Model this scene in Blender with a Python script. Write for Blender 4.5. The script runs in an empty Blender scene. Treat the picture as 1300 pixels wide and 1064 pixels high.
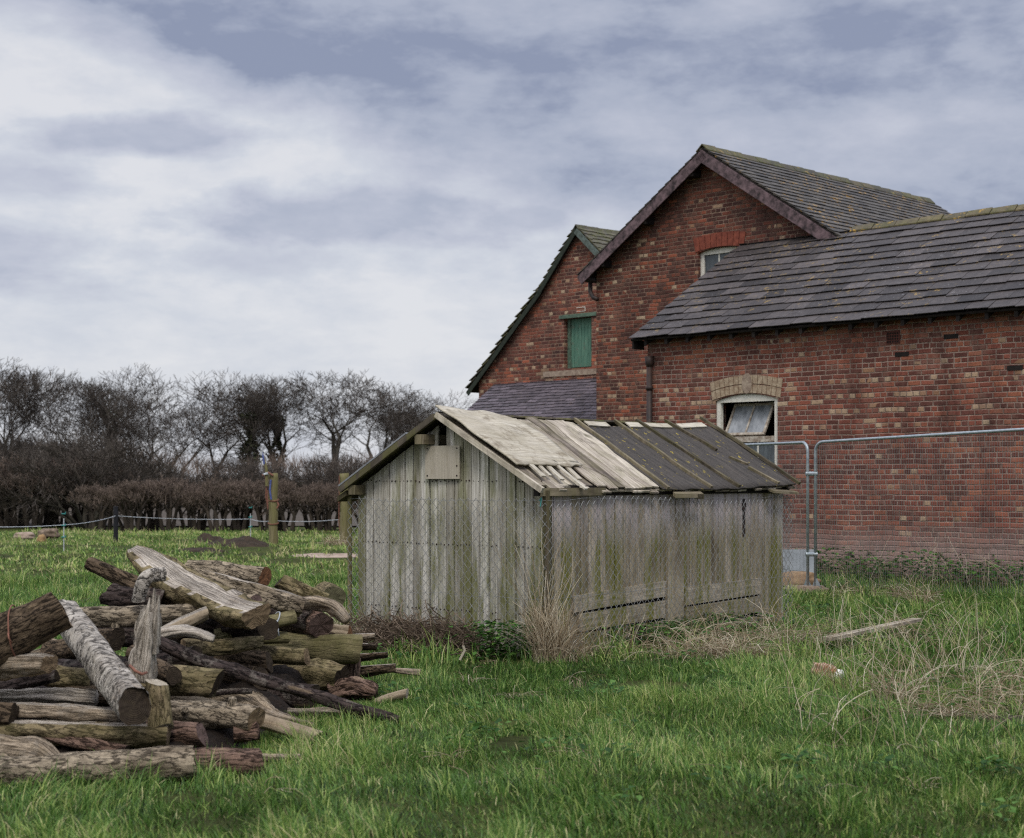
import bpy, math, random
import numpy as np
from mathutils import Vector, noise as mnoise, geometry as mgeo
random.seed(7); RNG = np.random.default_rng(7)
R = math.radians
scn = bpy.context.scene
COL = scn.collection
EYE, F, HY = 1.55, 2000.0, 608.0       # eye height, focal length in photo pixels, horizon row

def P(x, y, D):                        # a point of the place, D metres north of the viewpoint
    return Vector(((x-650)/F*D, D, EYE-(y-HY)/F*D))
def lin(c):
    c = c/255.0
    return c/12.92 if c <= .04045 else ((c+.055)/1.055)**2.4
def S(r, g, b): return (lin(r), lin(g), lin(b), 1)
def rr(a, b): return random.uniform(a, b)

# ---------------------------------------------------------------- materials
class NM:
    def __init__(s, name, rough=.85, spec=.25):
        s.m = bpy.data.materials.new(name); s.m.use_nodes = True
        s.t = s.m.node_tree; s.b = s.t.nodes['Principled BSDF']
        s.b.inputs['Roughness'].default_value = rough
        s.b.inputs['Specular IOR Level'].default_value = spec
    def put(s, sock, v):
        if v is None: return
        if isinstance(v, bpy.types.NodeSocket): s.t.links.new(v, sock)
        else: sock.default_value = v
    def n(s, typ, out=0, ins=None, **props):
        nd = s.t.nodes.new(typ)
        for k, v in props.items(): setattr(nd, k, v)
        for k, v in (ins or {}).items(): s.put(nd.inputs[k], v)
        return nd.outputs[out]
    def ma(s, op, a, b=None, c=None, clamp=False):
        nd = s.t.nodes.new('ShaderNodeMath'); nd.operation = op; nd.use_clamp = clamp
        for i, v in enumerate((a, b, c)): s.put(nd.inputs[i], v)
        return nd.outputs[0]
    def mr(s, v, a, b, c=0., d=1.):
        return s.n('ShaderNodeMapRange', ins={0: v, 1: a, 2: b, 3: c, 4: d})
    def mix(s, f, a, b, blend='MIX'):
        nd = s.t.nodes.new('ShaderNodeMix'); nd.data_type = 'RGBA'; nd.blend_type = blend
        s.put(nd.inputs[0], f); s.put(nd.inputs[6], a); s.put(nd.inputs[7], b)
        return nd.outputs[2]
    def ramp(s, f, stops, interp='LINEAR'):
        nd = s.t.nodes.new('ShaderNodeValToRGB'); cr = nd.color_ramp; cr.interpolation = interp
        while len(cr.elements) < len(stops): cr.elements.new(.5)
        for e, (p, c) in zip(cr.elements, stops): e.position = p; e.color = c
        s.put(nd.inputs[0], f); return nd.outputs[0]
    def obj(s): return s.n('ShaderNodeTexCoord', 3)
    def uv(s): return s.n('ShaderNodeTexCoord', 2)
    def sc(s, v, xyz, loc=(0, 0, 0)):
        return s.n('ShaderNodeMapping', ins={0: v, 1: loc, 3: xyz})
    def sep(s, v):
        nd = s.t.nodes.new('ShaderNodeSeparateXYZ'); s.put(nd.inputs[0], v); return nd.outputs
    def comb(s, x=0., y=0., z=0.): return s.n('ShaderNodeCombineXYZ', ins={0: x, 1: y, 2: z})
    def noise(s, v, scale, detail=3., rough=.55, dist=0.):
        return s.n('ShaderNodeTexNoise', ins={'Vector': v, 'Scale': scale, 'Detail': detail, 'Roughness': rough, 'Distortion': dist})
    def vor(s, v, scale, feat='F1', out=0):
        return s.n('ShaderNodeTexVoronoi', out, ins={'Vector': v, 'Scale': scale}, feature=feat)
    def white(s, v): return s.n('ShaderNodeTexWhiteNoise', 1, ins={'Vector': v}, noise_dimensions='3D')
    def tone(s): return s.n('ShaderNodeAttribute', 2, attribute_name='tone')
    def col(s, c): s.put(s.b.inputs['Base Color'], c)
    def bump(s, h, strength=.5, dist=.01):
        o = s.n('ShaderNodeBump', ins={'Strength': strength, 'Distance': dist, 'Height': h})
        s.t.links.new(o, s.b.inputs['Normal'])

def m_simple(name, c1, c2, scale=8, rough=.8, spec=.25, metal=0, bump=.3, stretch=(1, 1, 1), bd=.01):
    m = NM(name, rough, spec); v = m.sc(m.obj(), stretch)
    a = m.noise(v, scale, 5, .65)
    m.col(m.mix(m.mr(a, .35, .65), c1, c2)); m.b.inputs['Metallic'].default_value = metal
    m.bump(m.noise(v, scale*3, 4), bump, bd)
    return m.m

def m_brick(name, h, L, palette, mort1, mort2, pale_lo, pale_hi, pale_p, effl=True, base_p=.04, seed=0., dark=1.):
    m = NM(name, .9, .12)
    o = m.sep(m.obj()); v0 = m.obj()
    wob = m.noise(v0, 5, 3)
    u = m.ma('ADD', m.ma('ADD', o[0], o[1]), m.ma('MULTIPLY_ADD', wob, .022, seed))
    z = m.ma('ADD', m.ma('MULTIPLY_ADD', m.noise(v0, .8, 2), .06, o[2]), m.ma('MULTIPLY', m.noise(v0, 9, 3), .016))
    zr = m.ma('DIVIDE', z, h); row = m.ma('FLOOR', zr); fz = m.ma('FRACT', zr)
    hd = m.ma('LESS_THAN', m.ma('FRACT', m.ma('MULTIPLY_ADD', row, .3333, .02)), .2)
    Lr = m.ma('MULTIPLY_ADD', hd, -L*.5, L)
    ro = m.white(m.comb(row, 3.3, 1.7))
    ro1 = m.sep(ro)[0]
    uo = m.ma('ADD', m.ma('DIVIDE', u, Lr), m.ma('ADD', m.ma('MULTIPLY', row, .5), m.ma('MULTIPLY', ro1, .35)))
    cl = m.ma('FLOOR', uo); fu = m.ma('FRACT', uo)
    du = m.ma('MULTIPLY', m.ma('MINIMUM', fu, m.ma('SUBTRACT', 1., fu)), Lr)
    dz = m.ma('MULTIPLY', m.ma('MINIMUM', fz, m.ma('SUBTRACT', 1., fz)), h)
    d = m.ma('MULTIPLY_ADD', m.noise(v0, 45, 3), .012, m.ma('MINIMUM', du, dz))
    mort = m.mr(d, .009, .019, 1., 0.)
    rnd = m.sep(m.white(m.comb(cl, row, 5.1)))
    big = m.noise(v0, .7, 4, .6)
    pr = m.ma('ADD', m.ma('MULTIPLY', rnd[0], .7), m.ma('MULTIPLY_ADD', big, .8, -.25), clamp=True)
    c = m.ramp(pr, palette)
    c = m.mix(1., c, m.ramp(rnd[1], [(0, (.78*dark, .78*dark, .79*dark, 1)), (1, (1.08*dark, 1.08*dark, 1.08*dark, 1))]), 'MULTIPLY')
    grain = m.noise(v0, 38, 5, .7)
    c = m.mix(1., c, m.ramp(grain, [(.3, (.62, .6, .6, 1)), (.7, (1.25, 1.25, 1.25, 1))]), 'MULTIPLY')
    band = m.ma('MULTIPLY', m.mr(z, pale_lo, pale_lo+.35), m.mr(z, pale_hi-.3, pale_hi, 1., 0.))
    pp = m.ma('MULTIPLY', m.ma('MULTIPLY_ADD', band, pale_p, base_p), m.mr(m.noise(v0, .9, 3), .34, .6, .3, 1.5))
    pp = m.ma('MULTIPLY', pp, m.ma('MULTIPLY_ADD', hd, 2.6, .35))
    pale = m.ma('MULTIPLY', m.ma('LESS_THAN', rnd[2], pp), m.mr(grain, .3, .5, .55, .95))
    c = m.mix(pale, c, m.ramp(rnd[1], [(0, S(150, 114, 90)), (1, S(186, 164, 138))]))
    # old lime and dark weathering
    mc = m.mix(m.mr(m.noise(v0, 1.3, 4, .7), .4, .62), mort1, mort2)
    c = m.mix(mort, c, mc)
    smear = m.mr(m.noise(v0, 2.6, 7, .8), .50, .72, 0, .7)
    c = m.mix(smear, c, m.mix(.5, mc, S(150, 120, 104)))
    sootn = m.mr(m.noise(m.sc(v0, (1, 1, .4), (4, 2, 8)), 1.5, 7, .78), .47, .68, 0, .7)
    c = m.mix(sootn, c, S(52, 38, 36))
    if effl:
        e = m.ma('ADD', z, m.ma('MULTIPLY_ADD', m.noise(v0, 2.2, 5, .7), .55, -.27))
        e1 = m.ma('MULTIPLY', m.mr(e, .45, .95, 1., 0.), m.mr(m.noise(v0, 7, 4), .3, .6, .55, .85))
        c = m.mix(e1, c, S(158, 136, 130))
        e2 = m.mr(e, .05, .35, .7, 0.)
        c = m.mix(e2, c, S(84, 78, 62))
    m.col(c)
    hgt = m.ma('ADD', m.ma('MULTIPLY', mort, -1.), m.ma('MULTIPLY', grain, .5))
    m.bump(hgt, .8, .012)
    return m.m

def m_slate(name, c1, c2, lichen=.25, lcol=S(176, 134, 42), spots=.3, moss=0., mcol=S(96, 96, 40)):
    m = NM(name, .62, .35); v = m.obj(); t = m.tone()
    a = m.noise(v, 9, 5, .7)
    c = m.mix(t, c1, c2)
    c = m.mix(1., c, m.ramp(a, [(.3, (.6, .6, .62, 1)), (.7, (1.35, 1.32, 1.3, 1))]), 'MULTIPLY')
    if spots:
        sp = m.mr(m.noise(v, 24, 4, .75), .62, .68, 0, spots)
        c = m.mix(m.ma('MULTIPLY', sp, m.mr(m.noise(v, .8, 2), .4, .65)), c, S(165, 165, 168))
    if lichen:
        l = m.ma('MULTIPLY', m.mr(m.noise(v, 8., 5, .75), .585, .64), m.mr(m.noise(v, 1.1, 2), .42, .62, 0, lichen*2.5), clamp=True)
        c = m.mix(l, c, lcol)
    if moss:
        mo = m.ma('MULTIPLY', m.mr(m.noise(v, 3.5, 5, .7), .42, .6), moss)
        c = m.mix(mo, c, m.mix(m.mr(m.noise(v, 30, 3), .4, .6), mcol, S(48, 54, 24)))
    m.col(c); m.bump(m.noise(v, 22, 5, .7), .45, .01)
    return m.m

def m_wood(name, cols, moss=.5, mcol=S(104, 104, 52), mossz=None, stain=S(60, 52, 44), rough=.88, grain=1., lil=None, patch=1.):
    """weathered boards: UV x runs along the grain in metres"""
    m = NM(name, rough, .15); uv = m.uv(); ob = m.obj(); t = m.tone()
    g = m.noise(m.sc(uv, (2.2, 75, 1)), 1., 5, .65, .3)
    g2 = m.noise(m.sc(uv, (.9, 16, 1)), 1., 4, .6)
    c = m.ramp(m.ma('ADD', m.ma('MULTIPLY', g2, .55), m.ma('ADD', m.ma('MULTIPLY', t, .35), m.ma('MULTIPLY', m.noise(m.sc(ob, (3.5, 3.5, 1.1), (8, 2, 4)), 1., 4, .6), .35))), [(.34, cols[0]), (.55, cols[1]), (.8, cols[2])])
    c = m.mix(grain, c, m.ramp(g, [(.3, (.5, .48, .46, 1)), (.62, (1.18, 1.17, 1.16, 1))]), 'MULTIPLY')
    st = m.mr(m.noise(m.sc(ob, (3, 3, .8)), 2.2, 5, .7), .52, .72, 0, .65*patch)
    c = m.mix(st, c, stain)
    if moss:
        f = m.mr(m.noise(m.sc(ob, (6.5, 6.5, .6), (3, 1, 0)), 1., 4, .65), .45, .56)
        f = m.ma('MULTIPLY', f, m.mr(m.noise(m.sc(uv, (4, 30, 1)), 1., 4), .3, .6, .35, 1.))
        if mossz:
            z = m.sep(ob)[2]
            f = m.ma('MULTIPLY', f, m.mr(z, mossz[0], mossz[1], 1., mossz[2]))
        c = m.mix(m.ma('MULTIPLY', f, moss), c, mcol)
    if lil:
        z = m.sep(ob)[2]
        f = m.ma('MULTIPLY', m.mr(z, lil[0], lil[1]), m.mr(m.noise(m.sc(ob, (9, 9, 1.2)), 1., 4, .7), .38, .58))
        c = m.mix(m.ma('MULTIPLY', f, .75), c, lil[2])
    m.col(c); m.bump(m.ma('ADD', g, m.ma('MULTIPLY', g2, .6)), .6, .006)
    return m.m

def m_bark(name, c1, c2, crack=1., moss=0., mcol=S(104, 102, 62), ls=6, cs=34, pale=0., dep=.02):
    """UV: x along the log, y round it, metres"""
    m = NM(name, .92, .12); uv = m.uv(); ob = m.obj()
    wv = m.n('ShaderNodeVectorMath', 0, ins={0: uv, 1: m.n('ShaderNodeVectorMath', 0, ins={0: m.n('ShaderNodeTexNoise', 1, ins={'Vector': ob, 'Scale': 7., 'Detail': 3.}), 1: (.05, .035, 0)}, operation='MULTIPLY')}, operation='ADD')
    a = m.noise(m.sc(wv, (ls, cs, 1)), 1., 6, .72, .4)
    rg = m.ma('ABSOLUTE', m.ma('SUBTRACT', m.noise(m.sc(wv, (ls*.7, cs*.75, 1), (3, 1, 0)), 1., 4, .6), .5))
    fine = m.noise(ob, 55, 5, .75); big = m.noise(ob, 5, 4, .6)
    c = m.ramp(m.ma('ADD', m.ma('ADD', m.ma('MULTIPLY', a, .6), m.ma('MULTIPLY', fine, .3)), m.ma('MULTIPLY', big, .25)), [(.40, c1), (.74, c2)])
    ck = m.ma('MULTIPLY', m.mr(rg, .005, .045, 1, 0), crack, clamp=True)
    c = m.mix(ck, c, m.mix(1., c1, (.4, .38, .37, 1), 'MULTIPLY'))
    tan_ = m.mr(m.noise(m.sc(uv, (3.5, 14, 1), (5, 2, 0)), 1., 6, .7), .60, .66, 0, .4)
    c = m.mix(tan_, c, m.mix(m.mr(fine, .3, .7), S(120, 98, 74), S(188, 168, 138)))
    if pale:
        c = m.mix(m.mr(m.noise(ob, 9, 5, .75), .54, .6, 0, pale), c, S(172, 164, 152))
    if moss:
        c = m.mix(m.mr(m.noise(ob, 6, 6, .75), .44, .58, 0, moss), c, m.mix(m.mr(fine, .35, .65), mcol, S(70, 68, 42)))
    c = m.mix(m.mr(m.noise(ob, 3.3, 4), .5, .7, 0, .6), c, m.mix(1., c, (.45, .41, .39, 1), 'MULTIPLY'))
    m.col(c); m.bump(m.ma('SUBTRACT', m.ma('ADD', a, m.ma('MULTIPLY', fine, .5)), ck), .75, dep*1.3)
    return m.m

def m_end(name, c1, c2, dark):
    m = NM(name, .9, .1); uv = m.uv(); ob = m.obj()
    s = m.sep(uv); w = m.noise(ob, 12, 3)
    rad = m.ma('ADD', m.n('ShaderNodeVectorMath', 1, ins={0: uv}, operation='LENGTH'), m.ma('MULTIPLY', w, .02))
    ring = m.ma('SINE', m.ma('MULTIPLY', rad, 620.))
    ang = m.ma('ARCTAN2', s[1], s[0])
    cr = m.noise(m.comb(m.ma('MULTIPLY', ang, 2.4), m.ma('MULTIPLY', rad, 6.), 1.), 1.6, 5, .8)
    c = m.mix(m.mr(m.noise(ob, 16, 6, .8), .38, .62), c1, c2)
    c = m.mix(m.mr(ring, -1, 1, 0, .35), c, dark)
    c = m.mix(m.mr(cr, .57, .64, 0, .9), c, (.01, .008, .006, 1))
    c = m.mix(m.mr(m.noise(ob, 22, 5, .7), .56, .66, 0, .6), c, S(52, 46, 38))
    m.col(c); m.bump(m.ma('ADD', ring, m.noise(ob, 50, 4)), .4, .004)
    return m.m

def m_leafy(name, ca, cb, cc, transl=.3, rough=.6, cd=None):
    m = NM(name, rough, .2); t = m.tone()
    c = m.ramp(t, [(0, ca), (.55, cb), (.88, cc), (1, cd or cc)])
    m.col(c)
    tr = m.n('ShaderNodeBsdfTranslucent', ins={'Color': c})
    mx = m.n('ShaderNodeMixShader', ins={0: transl})
    mx.node.inputs[0].default_value = transl
    m.t.links.new(m.b.outputs[0], mx.node.inputs[1]); m.t.links.new(tr, mx.node.inputs[2])
    m.t.links.new(mx, m.t.nodes['Material Output'].inputs[0])
    return m.m

# ---------------------------------------------------------------- mesh builder
class MB:
    def __init__(s): s.v = []; s.f = []; s.uv = []; s.t = []; s.mi = []; s.cur = 0
    def add(s, vs, fs, uvs=None, tone=.5):
        k = len(s.v); s.v += [tuple(p) for p in vs]; s.f += [tuple(i+k for i in f) for f in fs]; s.mi += [s.cur]*len(fs)
        s.uv += list(uvs) if uvs else [(0, 0)]*len(vs)
        s.t += [tone]*len(vs) if not isinstance(tone, (list, tuple)) else list(tone)
    def para(s, o, a, b, c, tone=None):      # parallelepiped; a = grain direction
        o, a, b, c = Vector(o), Vector(a), Vector(b), Vector(c)
        if a.cross(b).dot(c) < 0: o = o+c; c = -c
        tone = random.random() if tone is None else tone
        u0, v0 = rr(0, 30), rr(0, 30); la, lb = a.length, b.length
        vs, uvs = [], []
        for k in (0, 1):
            for i, j in ((0, 0), (1, 0), (1, 1), (0, 1)):
                vs.append(o+a*i+b*j+c*k); uvs.append((u0+la*i, v0+lb*j+.01*k))
        s.add(vs, [(3, 2, 1, 0), (4, 5, 6, 7), (0, 1, 5, 4), (1, 2, 6, 5), (2, 3, 7, 6), (3, 0, 4, 7)], uvs, tone)
    def box(s, x0, x1, y0, y1, z0, z1, tone=.5, grain='z'):
        X, Y, Z = Vector((x1-x0, 0, 0)), Vector((0, y1-y0, 0)), Vector((0, 0, z1-z0))
        o = (x0, y0, z0)
        if grain == 'z': s.para(o, Z, X, Y, tone)
        else: s.para(o, X, Z, Y, tone)
    def tube(s, pts, rads, n=6, tone=.5, cap=True, fn=None, up=Vector((0, 0, 1)), u0=0):
        pts = [Vector(p) for p in pts]; m = len(pts)
        if not isinstance(rads, (list, tuple)): rads = [rads]*m; px_ = None
        vs, uvs = [], []; u = u0; rav = sum(rads)/m
        for i, p in enumerate(pts):
            d = (pts[min(i+1, m-1)]-pts[max(i-1, 0)]).normalized()
            if i: u += (pts[i]-pts[i-1]).length
            if i == 0:
                x = d.cross(up)
                if x.length < .05: x = d.cross(Vector((1, 0, 0)))
            else: x = px_-d*px_.dot(d)
            x.normalize(); px_ = x; y = x.cross(d)
            for k in range(n+1):
                th = 2*math.pi*k/n - math.pi/2
                r = rads[i]
                if fn: r = fn(th if k < n else -math.pi/2, u, r, i)
                vs.append(p+x*math.cos(th)*r+y*math.sin(th)*r); uvs.append((u, rav*2*math.pi*k/n))
        fs = []
        for i in range(m-1):
            for k in range(n):
                a = i*(n+1)+k; fs.append((a, a+1, a+n+2, a+n+1))
        if cap:
            fs.append(tuple(range(n-1, -1, -1))); fs.append(tuple((m-1)*(n+1)+k for k in range(n)))
        s.add(vs, fs, uvs, tone)
    def build(s, name, mat, parent=None, smooth=False, off=None):
        me = bpy.data.meshes.new(name)
        v = s.v if off is None else [(p[0]-off[0], p[1]-off[1], p[2]-off[2]) for p in s.v]
        me.from_pydata(v, [], s.f); 
        if len(me.polygons):
            idx = np.empty(len(me.loops), dtype=np.int32); me.loops.foreach_get('vertex_index', idx)
            uvl = me.uv_layers.new(name='UVMap'); uva = np.array(s.uv, dtype=np.float32)[idx]
            uvl.data.foreach_set('uv', uva.ravel())
        at = me.attributes.new('tone', 'FLOAT', 'POINT'); at.data.foreach_set('value', np.array(s.t, dtype=np.float32))
        if smooth: me.polygons.foreach_set('use_smooth', [True]*len(me.polygons))
        for mt in (mat if isinstance(mat, (list, tuple)) else [mat]): me.materials.append(mt)
        if any(s.mi): me.polygons.foreach_set('material_index', s.mi)
        me.validate(); me.update()
        o = bpy.data.objects.new(name, me); COL.objects.link(o)
        if parent: o.parent = parent
        return o

def tag(o, label=None, cat=None, group=None, kind=None):
    for k, v in (('label', label), ('category', cat), ('group', group), ('kind', kind)):
        if v: o[k] = v
    return o
def empty(name, loc, label, cat, rz=0, group=None):
    o = bpy.data.objects.new(name, None); o.empty_display_size = .2; COL.objects.link(o)
    o.location = loc; o.rotation_euler = (0, 0, rz)
    return tag(o, label, cat, group)

# ---------------------------------------------------------------- palette
pal_red = [(0, S(88, 60, 56)), (.3, S(112, 72, 64)), (.55, S(130, 78, 67)), (.75, S(148, 90, 74)), (.9, S(166, 106, 82)), (1, S(150, 116, 96))]
pal_old = [(0, S(74, 56, 54)), (.3, S(98, 66, 60)), (.55, S(120, 76, 66)), (.8, S(150, 88, 70)), (1, S(184, 108, 78))]
M_BRA = m_brick('brick_wing', .079, .225, pal_red, S(164, 144, 132), S(122, 102, 93), 2.25, 3.45, .08, base_p=.015)
M_BRB = m_brick('brick_tall', .077, .235, pal_old, S(150, 126, 110), S(82, 66, 60), 1.2, 4.6, .05, effl=False, base_p=.025, seed=7.3, dark=.86)
M_BRC = m_brick('brick_left', .082, .25, pal_old, S(160, 134, 116), S(112, 86, 76), 1.2, 4.6, .05, effl=False, base_p=.035, seed=3.1, dark=1.05)
M_SLA = m_slate('slate_wing', S(42, 38, 38), S(86, 80, 79), .42, lcol=S(150, 124, 66), spots=1.)
M_SLB = m_slate('slate_tall', S(50, 47, 44), S(86, 81, 74), .75, spots=.2)
M_SLC = m_slate('slate_mossy', S(70, 66, 58), S(96, 92, 74), .2, spots=.1, moss=.95, mcol=S(92, 90, 44))
M_SLP = m_slate('slate_purple', S(70, 65, 70), S(106, 98, 106), .05, spots=.1)
M_RIDGE = m_slate('ridge_tile', S(74, 68, 56), S(104, 94, 66), 1.3, lcol=S(178, 140, 60), spots=.2, moss=.5)
M_RIDGEB = m_slate('ridge_mossy', S(54, 50, 42), S(84, 76, 52), .9, lcol=S(150, 124, 56), spots=.1, moss=.7)
M_BARGE = m_simple('barge_paint', S(118, 98, 102), S(50, 42, 44), 9, .7, stretch=(1, 1, 1))
M_BARGEG = m_simple('barge_grey', S(104, 116, 112), S(70, 78, 72), 12, .7)
M_BARGEGR = m_simple('barge_green', S(48, 56, 46), S(34, 38, 32), 12, .7)
M_WHITE = m_simple('white_paint', S(224, 222, 214), S(196, 190, 178), 26, .6)
M_SASH = m_simple('bare_sash', S(196, 188, 176), S(128, 112, 98), 14, .75)
def m_greenpaint():
    m = NM('green_paint', .65, .25); uv = m.uv(); ob = m.obj()
    c = m.mix(m.mr(m.noise(m.sc(uv, (3, 40, 1)), 1., 4), .35, .65), S(66, 104, 90), S(98, 134, 116))
    c = m.mix(m.mr(m.noise(ob, 9, 5, .7), .55, .68, 0, .5), c, S(112, 96, 86))
    m.col(c); return m.m
M_GREEN = m_greenpaint()
M_LINTEL = m_simple('green_lintel', S(98, 120, 104), S(70, 84, 74), 14, .8)
M_MORTAR = m_simple('lime_mortar', S(164, 148, 132), S(128, 110, 98), 12, .95, bump=.8)
M_ARCHC = m_simple('cream_brick', S(176, 160, 138), S(140, 118, 98), 14, .9, bump=.6)
M_ARCHR = m_simple('red_brick', S(136, 74, 58), S(104, 54, 44), 10, .85)
M_IRON = m_simple('cast_iron', S(34, 31, 33), S(62, 44, 38), 5, .6, .4)
M_DARK = m_simple('dark_timber', S(44, 38, 36), S(28, 24, 22), 8, .9)
M_GALV = m_simple('galvanised', S(170, 178, 182), S(138, 148, 154), 20, .42, .5, .55, .1)
M_WIRE = m_simple('old_wire', S(160, 162, 164), S(112, 112, 110), 30, .5, .4, .2, .1)
M_FWIRE = m_simple('fence_wire', S(128, 134, 136), S(104, 108, 108), 30, .5, .4, .5, .1)
def m_glass():
    m = NM('dirty_glass', .18, .5)
    a = m.noise(m.sc(m.obj(), (1, 1, .35)), 16, 5, .75)
    m.col(m.mix(m.mr(a, .35, .75), S(44, 50, 56), S(96, 104, 110)))
    m.put(m.b.inputs['Roughness'], m.mr(a, .4, .6, .12, .6)); return m.m
M_GLASS = m_glass()
M_GAB = m_wood('gable_boards', (S(110, 104, 90), S(168, 164, 153), S(212, 209, 202)), moss=.95, mcol=S(104, 106, 52), mossz=(.3, 1.9, .5), stain=S(92, 82, 66), patch=1.)
M_SIDE = m_wood('side_boards', (S(112, 102, 84), S(154, 143, 122), S(188, 177, 160)), moss=1., mcol=S(112, 112, 52), mossz=(.95, 1.3, .1), stain=S(78, 66, 50), lil=(.9, 1.2, S(190, 180, 184)), patch=1.2)
M_PLY = m_wood('old_plywood', (S(136, 128, 112), S(168, 160, 143), S(198, 192, 178)), moss=.15, mcol=S(120, 112, 80), stain=S(96, 82, 64), grain=.8, patch=1.25)
M_PLANK = m_wood('roof_planks', (S(84, 76, 70), S(144, 134, 122), S(204, 195, 180)), moss=.25, stain=S(64, 56, 50), patch=1.2)
M_PLANKD = m_wood('dark_plank', (S(58, 54, 50), S(82, 76, 68), S(110, 102, 88)), moss=.5, stain=S(44, 40, 38))
M_PLATE = m_wood('board_sign', (S(150, 142, 128), S(168, 160, 146), S(184, 176, 162)), moss=.1, stain=S(118, 104, 72), grain=.25)
def m_felt():
    m = NM('roof_felt', .9, .2); o = m.obj()
    c = m.mix(m.mr(m.noise(m.sc(o, (.7, 5, 1)), 3, 6, .75), .35, .65), S(36, 34, 32), S(78, 72, 66))
    c = m.mix(m.mr(m.noise(o, 120, 2), .4, .7, 0, .5), c, S(104, 100, 98))
    l = m.ma('MULTIPLY', m.mr(m.noise(o, 14, 3, .6), .64, .67), m.mr(m.noise(o, 2.2, 2), .4, .55, 0, 1.))
    c = m.mix(l, c, S(150, 134, 62))
    m.col(c); m.bump(m.noise(o, 10, 5, .6), .5, .015); return m.m
M_FELT = m_felt()
M_SHEET = m_simple('grey_sheet', S(150, 152, 156), S(110, 112, 116), 6, .5, .4, .3)
M_BATTEN = m_wood('batten_wood', (S(50, 45, 38), S(84, 77, 64), S(136, 126, 106)), moss=.2, stain=S(50, 46, 40))
BK = {
 'brown': m_bark('bark_brown', S(36, 29, 24), S(132, 114, 94), .9, ls=9, cs=32, dep=.03),
 'grey': m_bark('bark_grey', S(56, 48, 40), S(196, 180, 156), .8, ls=10, cs=34),
 'birch': m_bark('bark_birch', S(66, 60, 56), S(222, 214, 202), .85, ls=16, cs=9, pale=.8, dep=.02),
 'moss': m_bark('bark_moss', S(54, 45, 34), S(168, 152, 118), .7, moss=.4, ls=9, cs=28, dep=.015),
 'green': m_bark('bark_green', S(68, 64, 46), S(152, 142, 106), .4, moss=.5, mcol=S(104, 104, 62), ls=3, cs=24, dep=.01),
 'drift': m_bark('driftwood', S(70, 58, 47), S(208, 190, 166), .6, ls=3.2, cs=60, pale=.3),
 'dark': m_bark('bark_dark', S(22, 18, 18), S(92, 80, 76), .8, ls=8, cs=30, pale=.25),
 'red': m_bark('bark_red', S(56, 43, 38), S(160, 132, 116), .9, ls=7, cs=40),
 'smooth': m_bark('peeled_wood', S(108, 95, 80), S(184, 168, 144), .2, ls=1.6, cs=40, dep=.005),
 'silver': m_bark('silver_wood', S(108, 96, 83), S(228, 218, 204), .6, ls=1.8, cs=60, pale=.3),
}
EN = {
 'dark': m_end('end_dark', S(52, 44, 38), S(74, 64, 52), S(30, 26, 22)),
 'tan': m_end('end_tan', S(98, 82, 64), S(146, 126, 100), S(52, 42, 34)),
 'pale': m_end('end_pale', S(160, 150, 132), S(186, 176, 160), S(110, 98, 82)),
 'red': m_end('end_red', S(76, 62, 58), S(116, 98, 92), S(58, 42, 38)),
 'rot': m_end('end_rot', S(84, 62, 48), S(150, 108, 78), S(50, 28, 18)),
 'green': m_end('end_green', S(74, 72, 54), S(104, 100, 78), S(50, 50, 32)),
}
M_HTRUNK = m_simple('hedge_bark', S(56, 50, 44), S(74, 66, 58), 2, .95)
M_TREE = m_simple('far_bark', S(58, 54, 48), S(80, 76, 66), 2, .95)
M_TWIG = m_simple('far_twigs', S(70, 64, 59), S(90, 83, 76), 1, .95)
M_HEDGE = m_simple('hedge_twigs', S(100, 88, 80), S(122, 108, 98), 2, .95)
M_IVY = m_leafy('ivy', S(40, 42, 30), S(54, 58, 38), S(72, 76, 52), .1)
M_GRASS = m_leafy('grass_blades', S(24, 43, 17), S(90, 127, 57), S(168, 184, 104), .24, .36, S(190, 182, 136))
M_DRY = m_leafy('dry_grass', S(136, 116, 92), S(184, 168, 142), S(216, 206, 184), .25)
M_DTWIG = m_simple('dead_twigs', S(86, 74, 64), S(136, 120, 104), 12, .9)
M_WEED = m_leafy('weed_leaves', S(34, 60, 26), S(60, 98, 42), S(92, 128, 60), .25)
M_TWINE = m_simple('orange_twine', S(140, 96, 80), S(110, 76, 64), 30, .8)
M_BLUE = m_simple('blue_tape', S(70, 82, 140), S(92, 104, 156), 30, .6)
M_TAPE = m_simple('white_tape', S(196, 200, 206), S(160, 166, 172), 20, .6)
M_TEAL = m_simple('teal_plastic', S(60, 140, 136), S(50, 118, 116), 20, .5)
M_BLACK = m_simple('black_plastic', S(28, 28, 32), S(36, 36, 42), 20, .5)
M_POST = m_wood('post_wood', (S(92, 88, 62), S(118, 112, 84), S(140, 132, 104)), moss=.5, mcol=S(108, 108, 60), stain=S(92, 78, 66))

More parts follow.
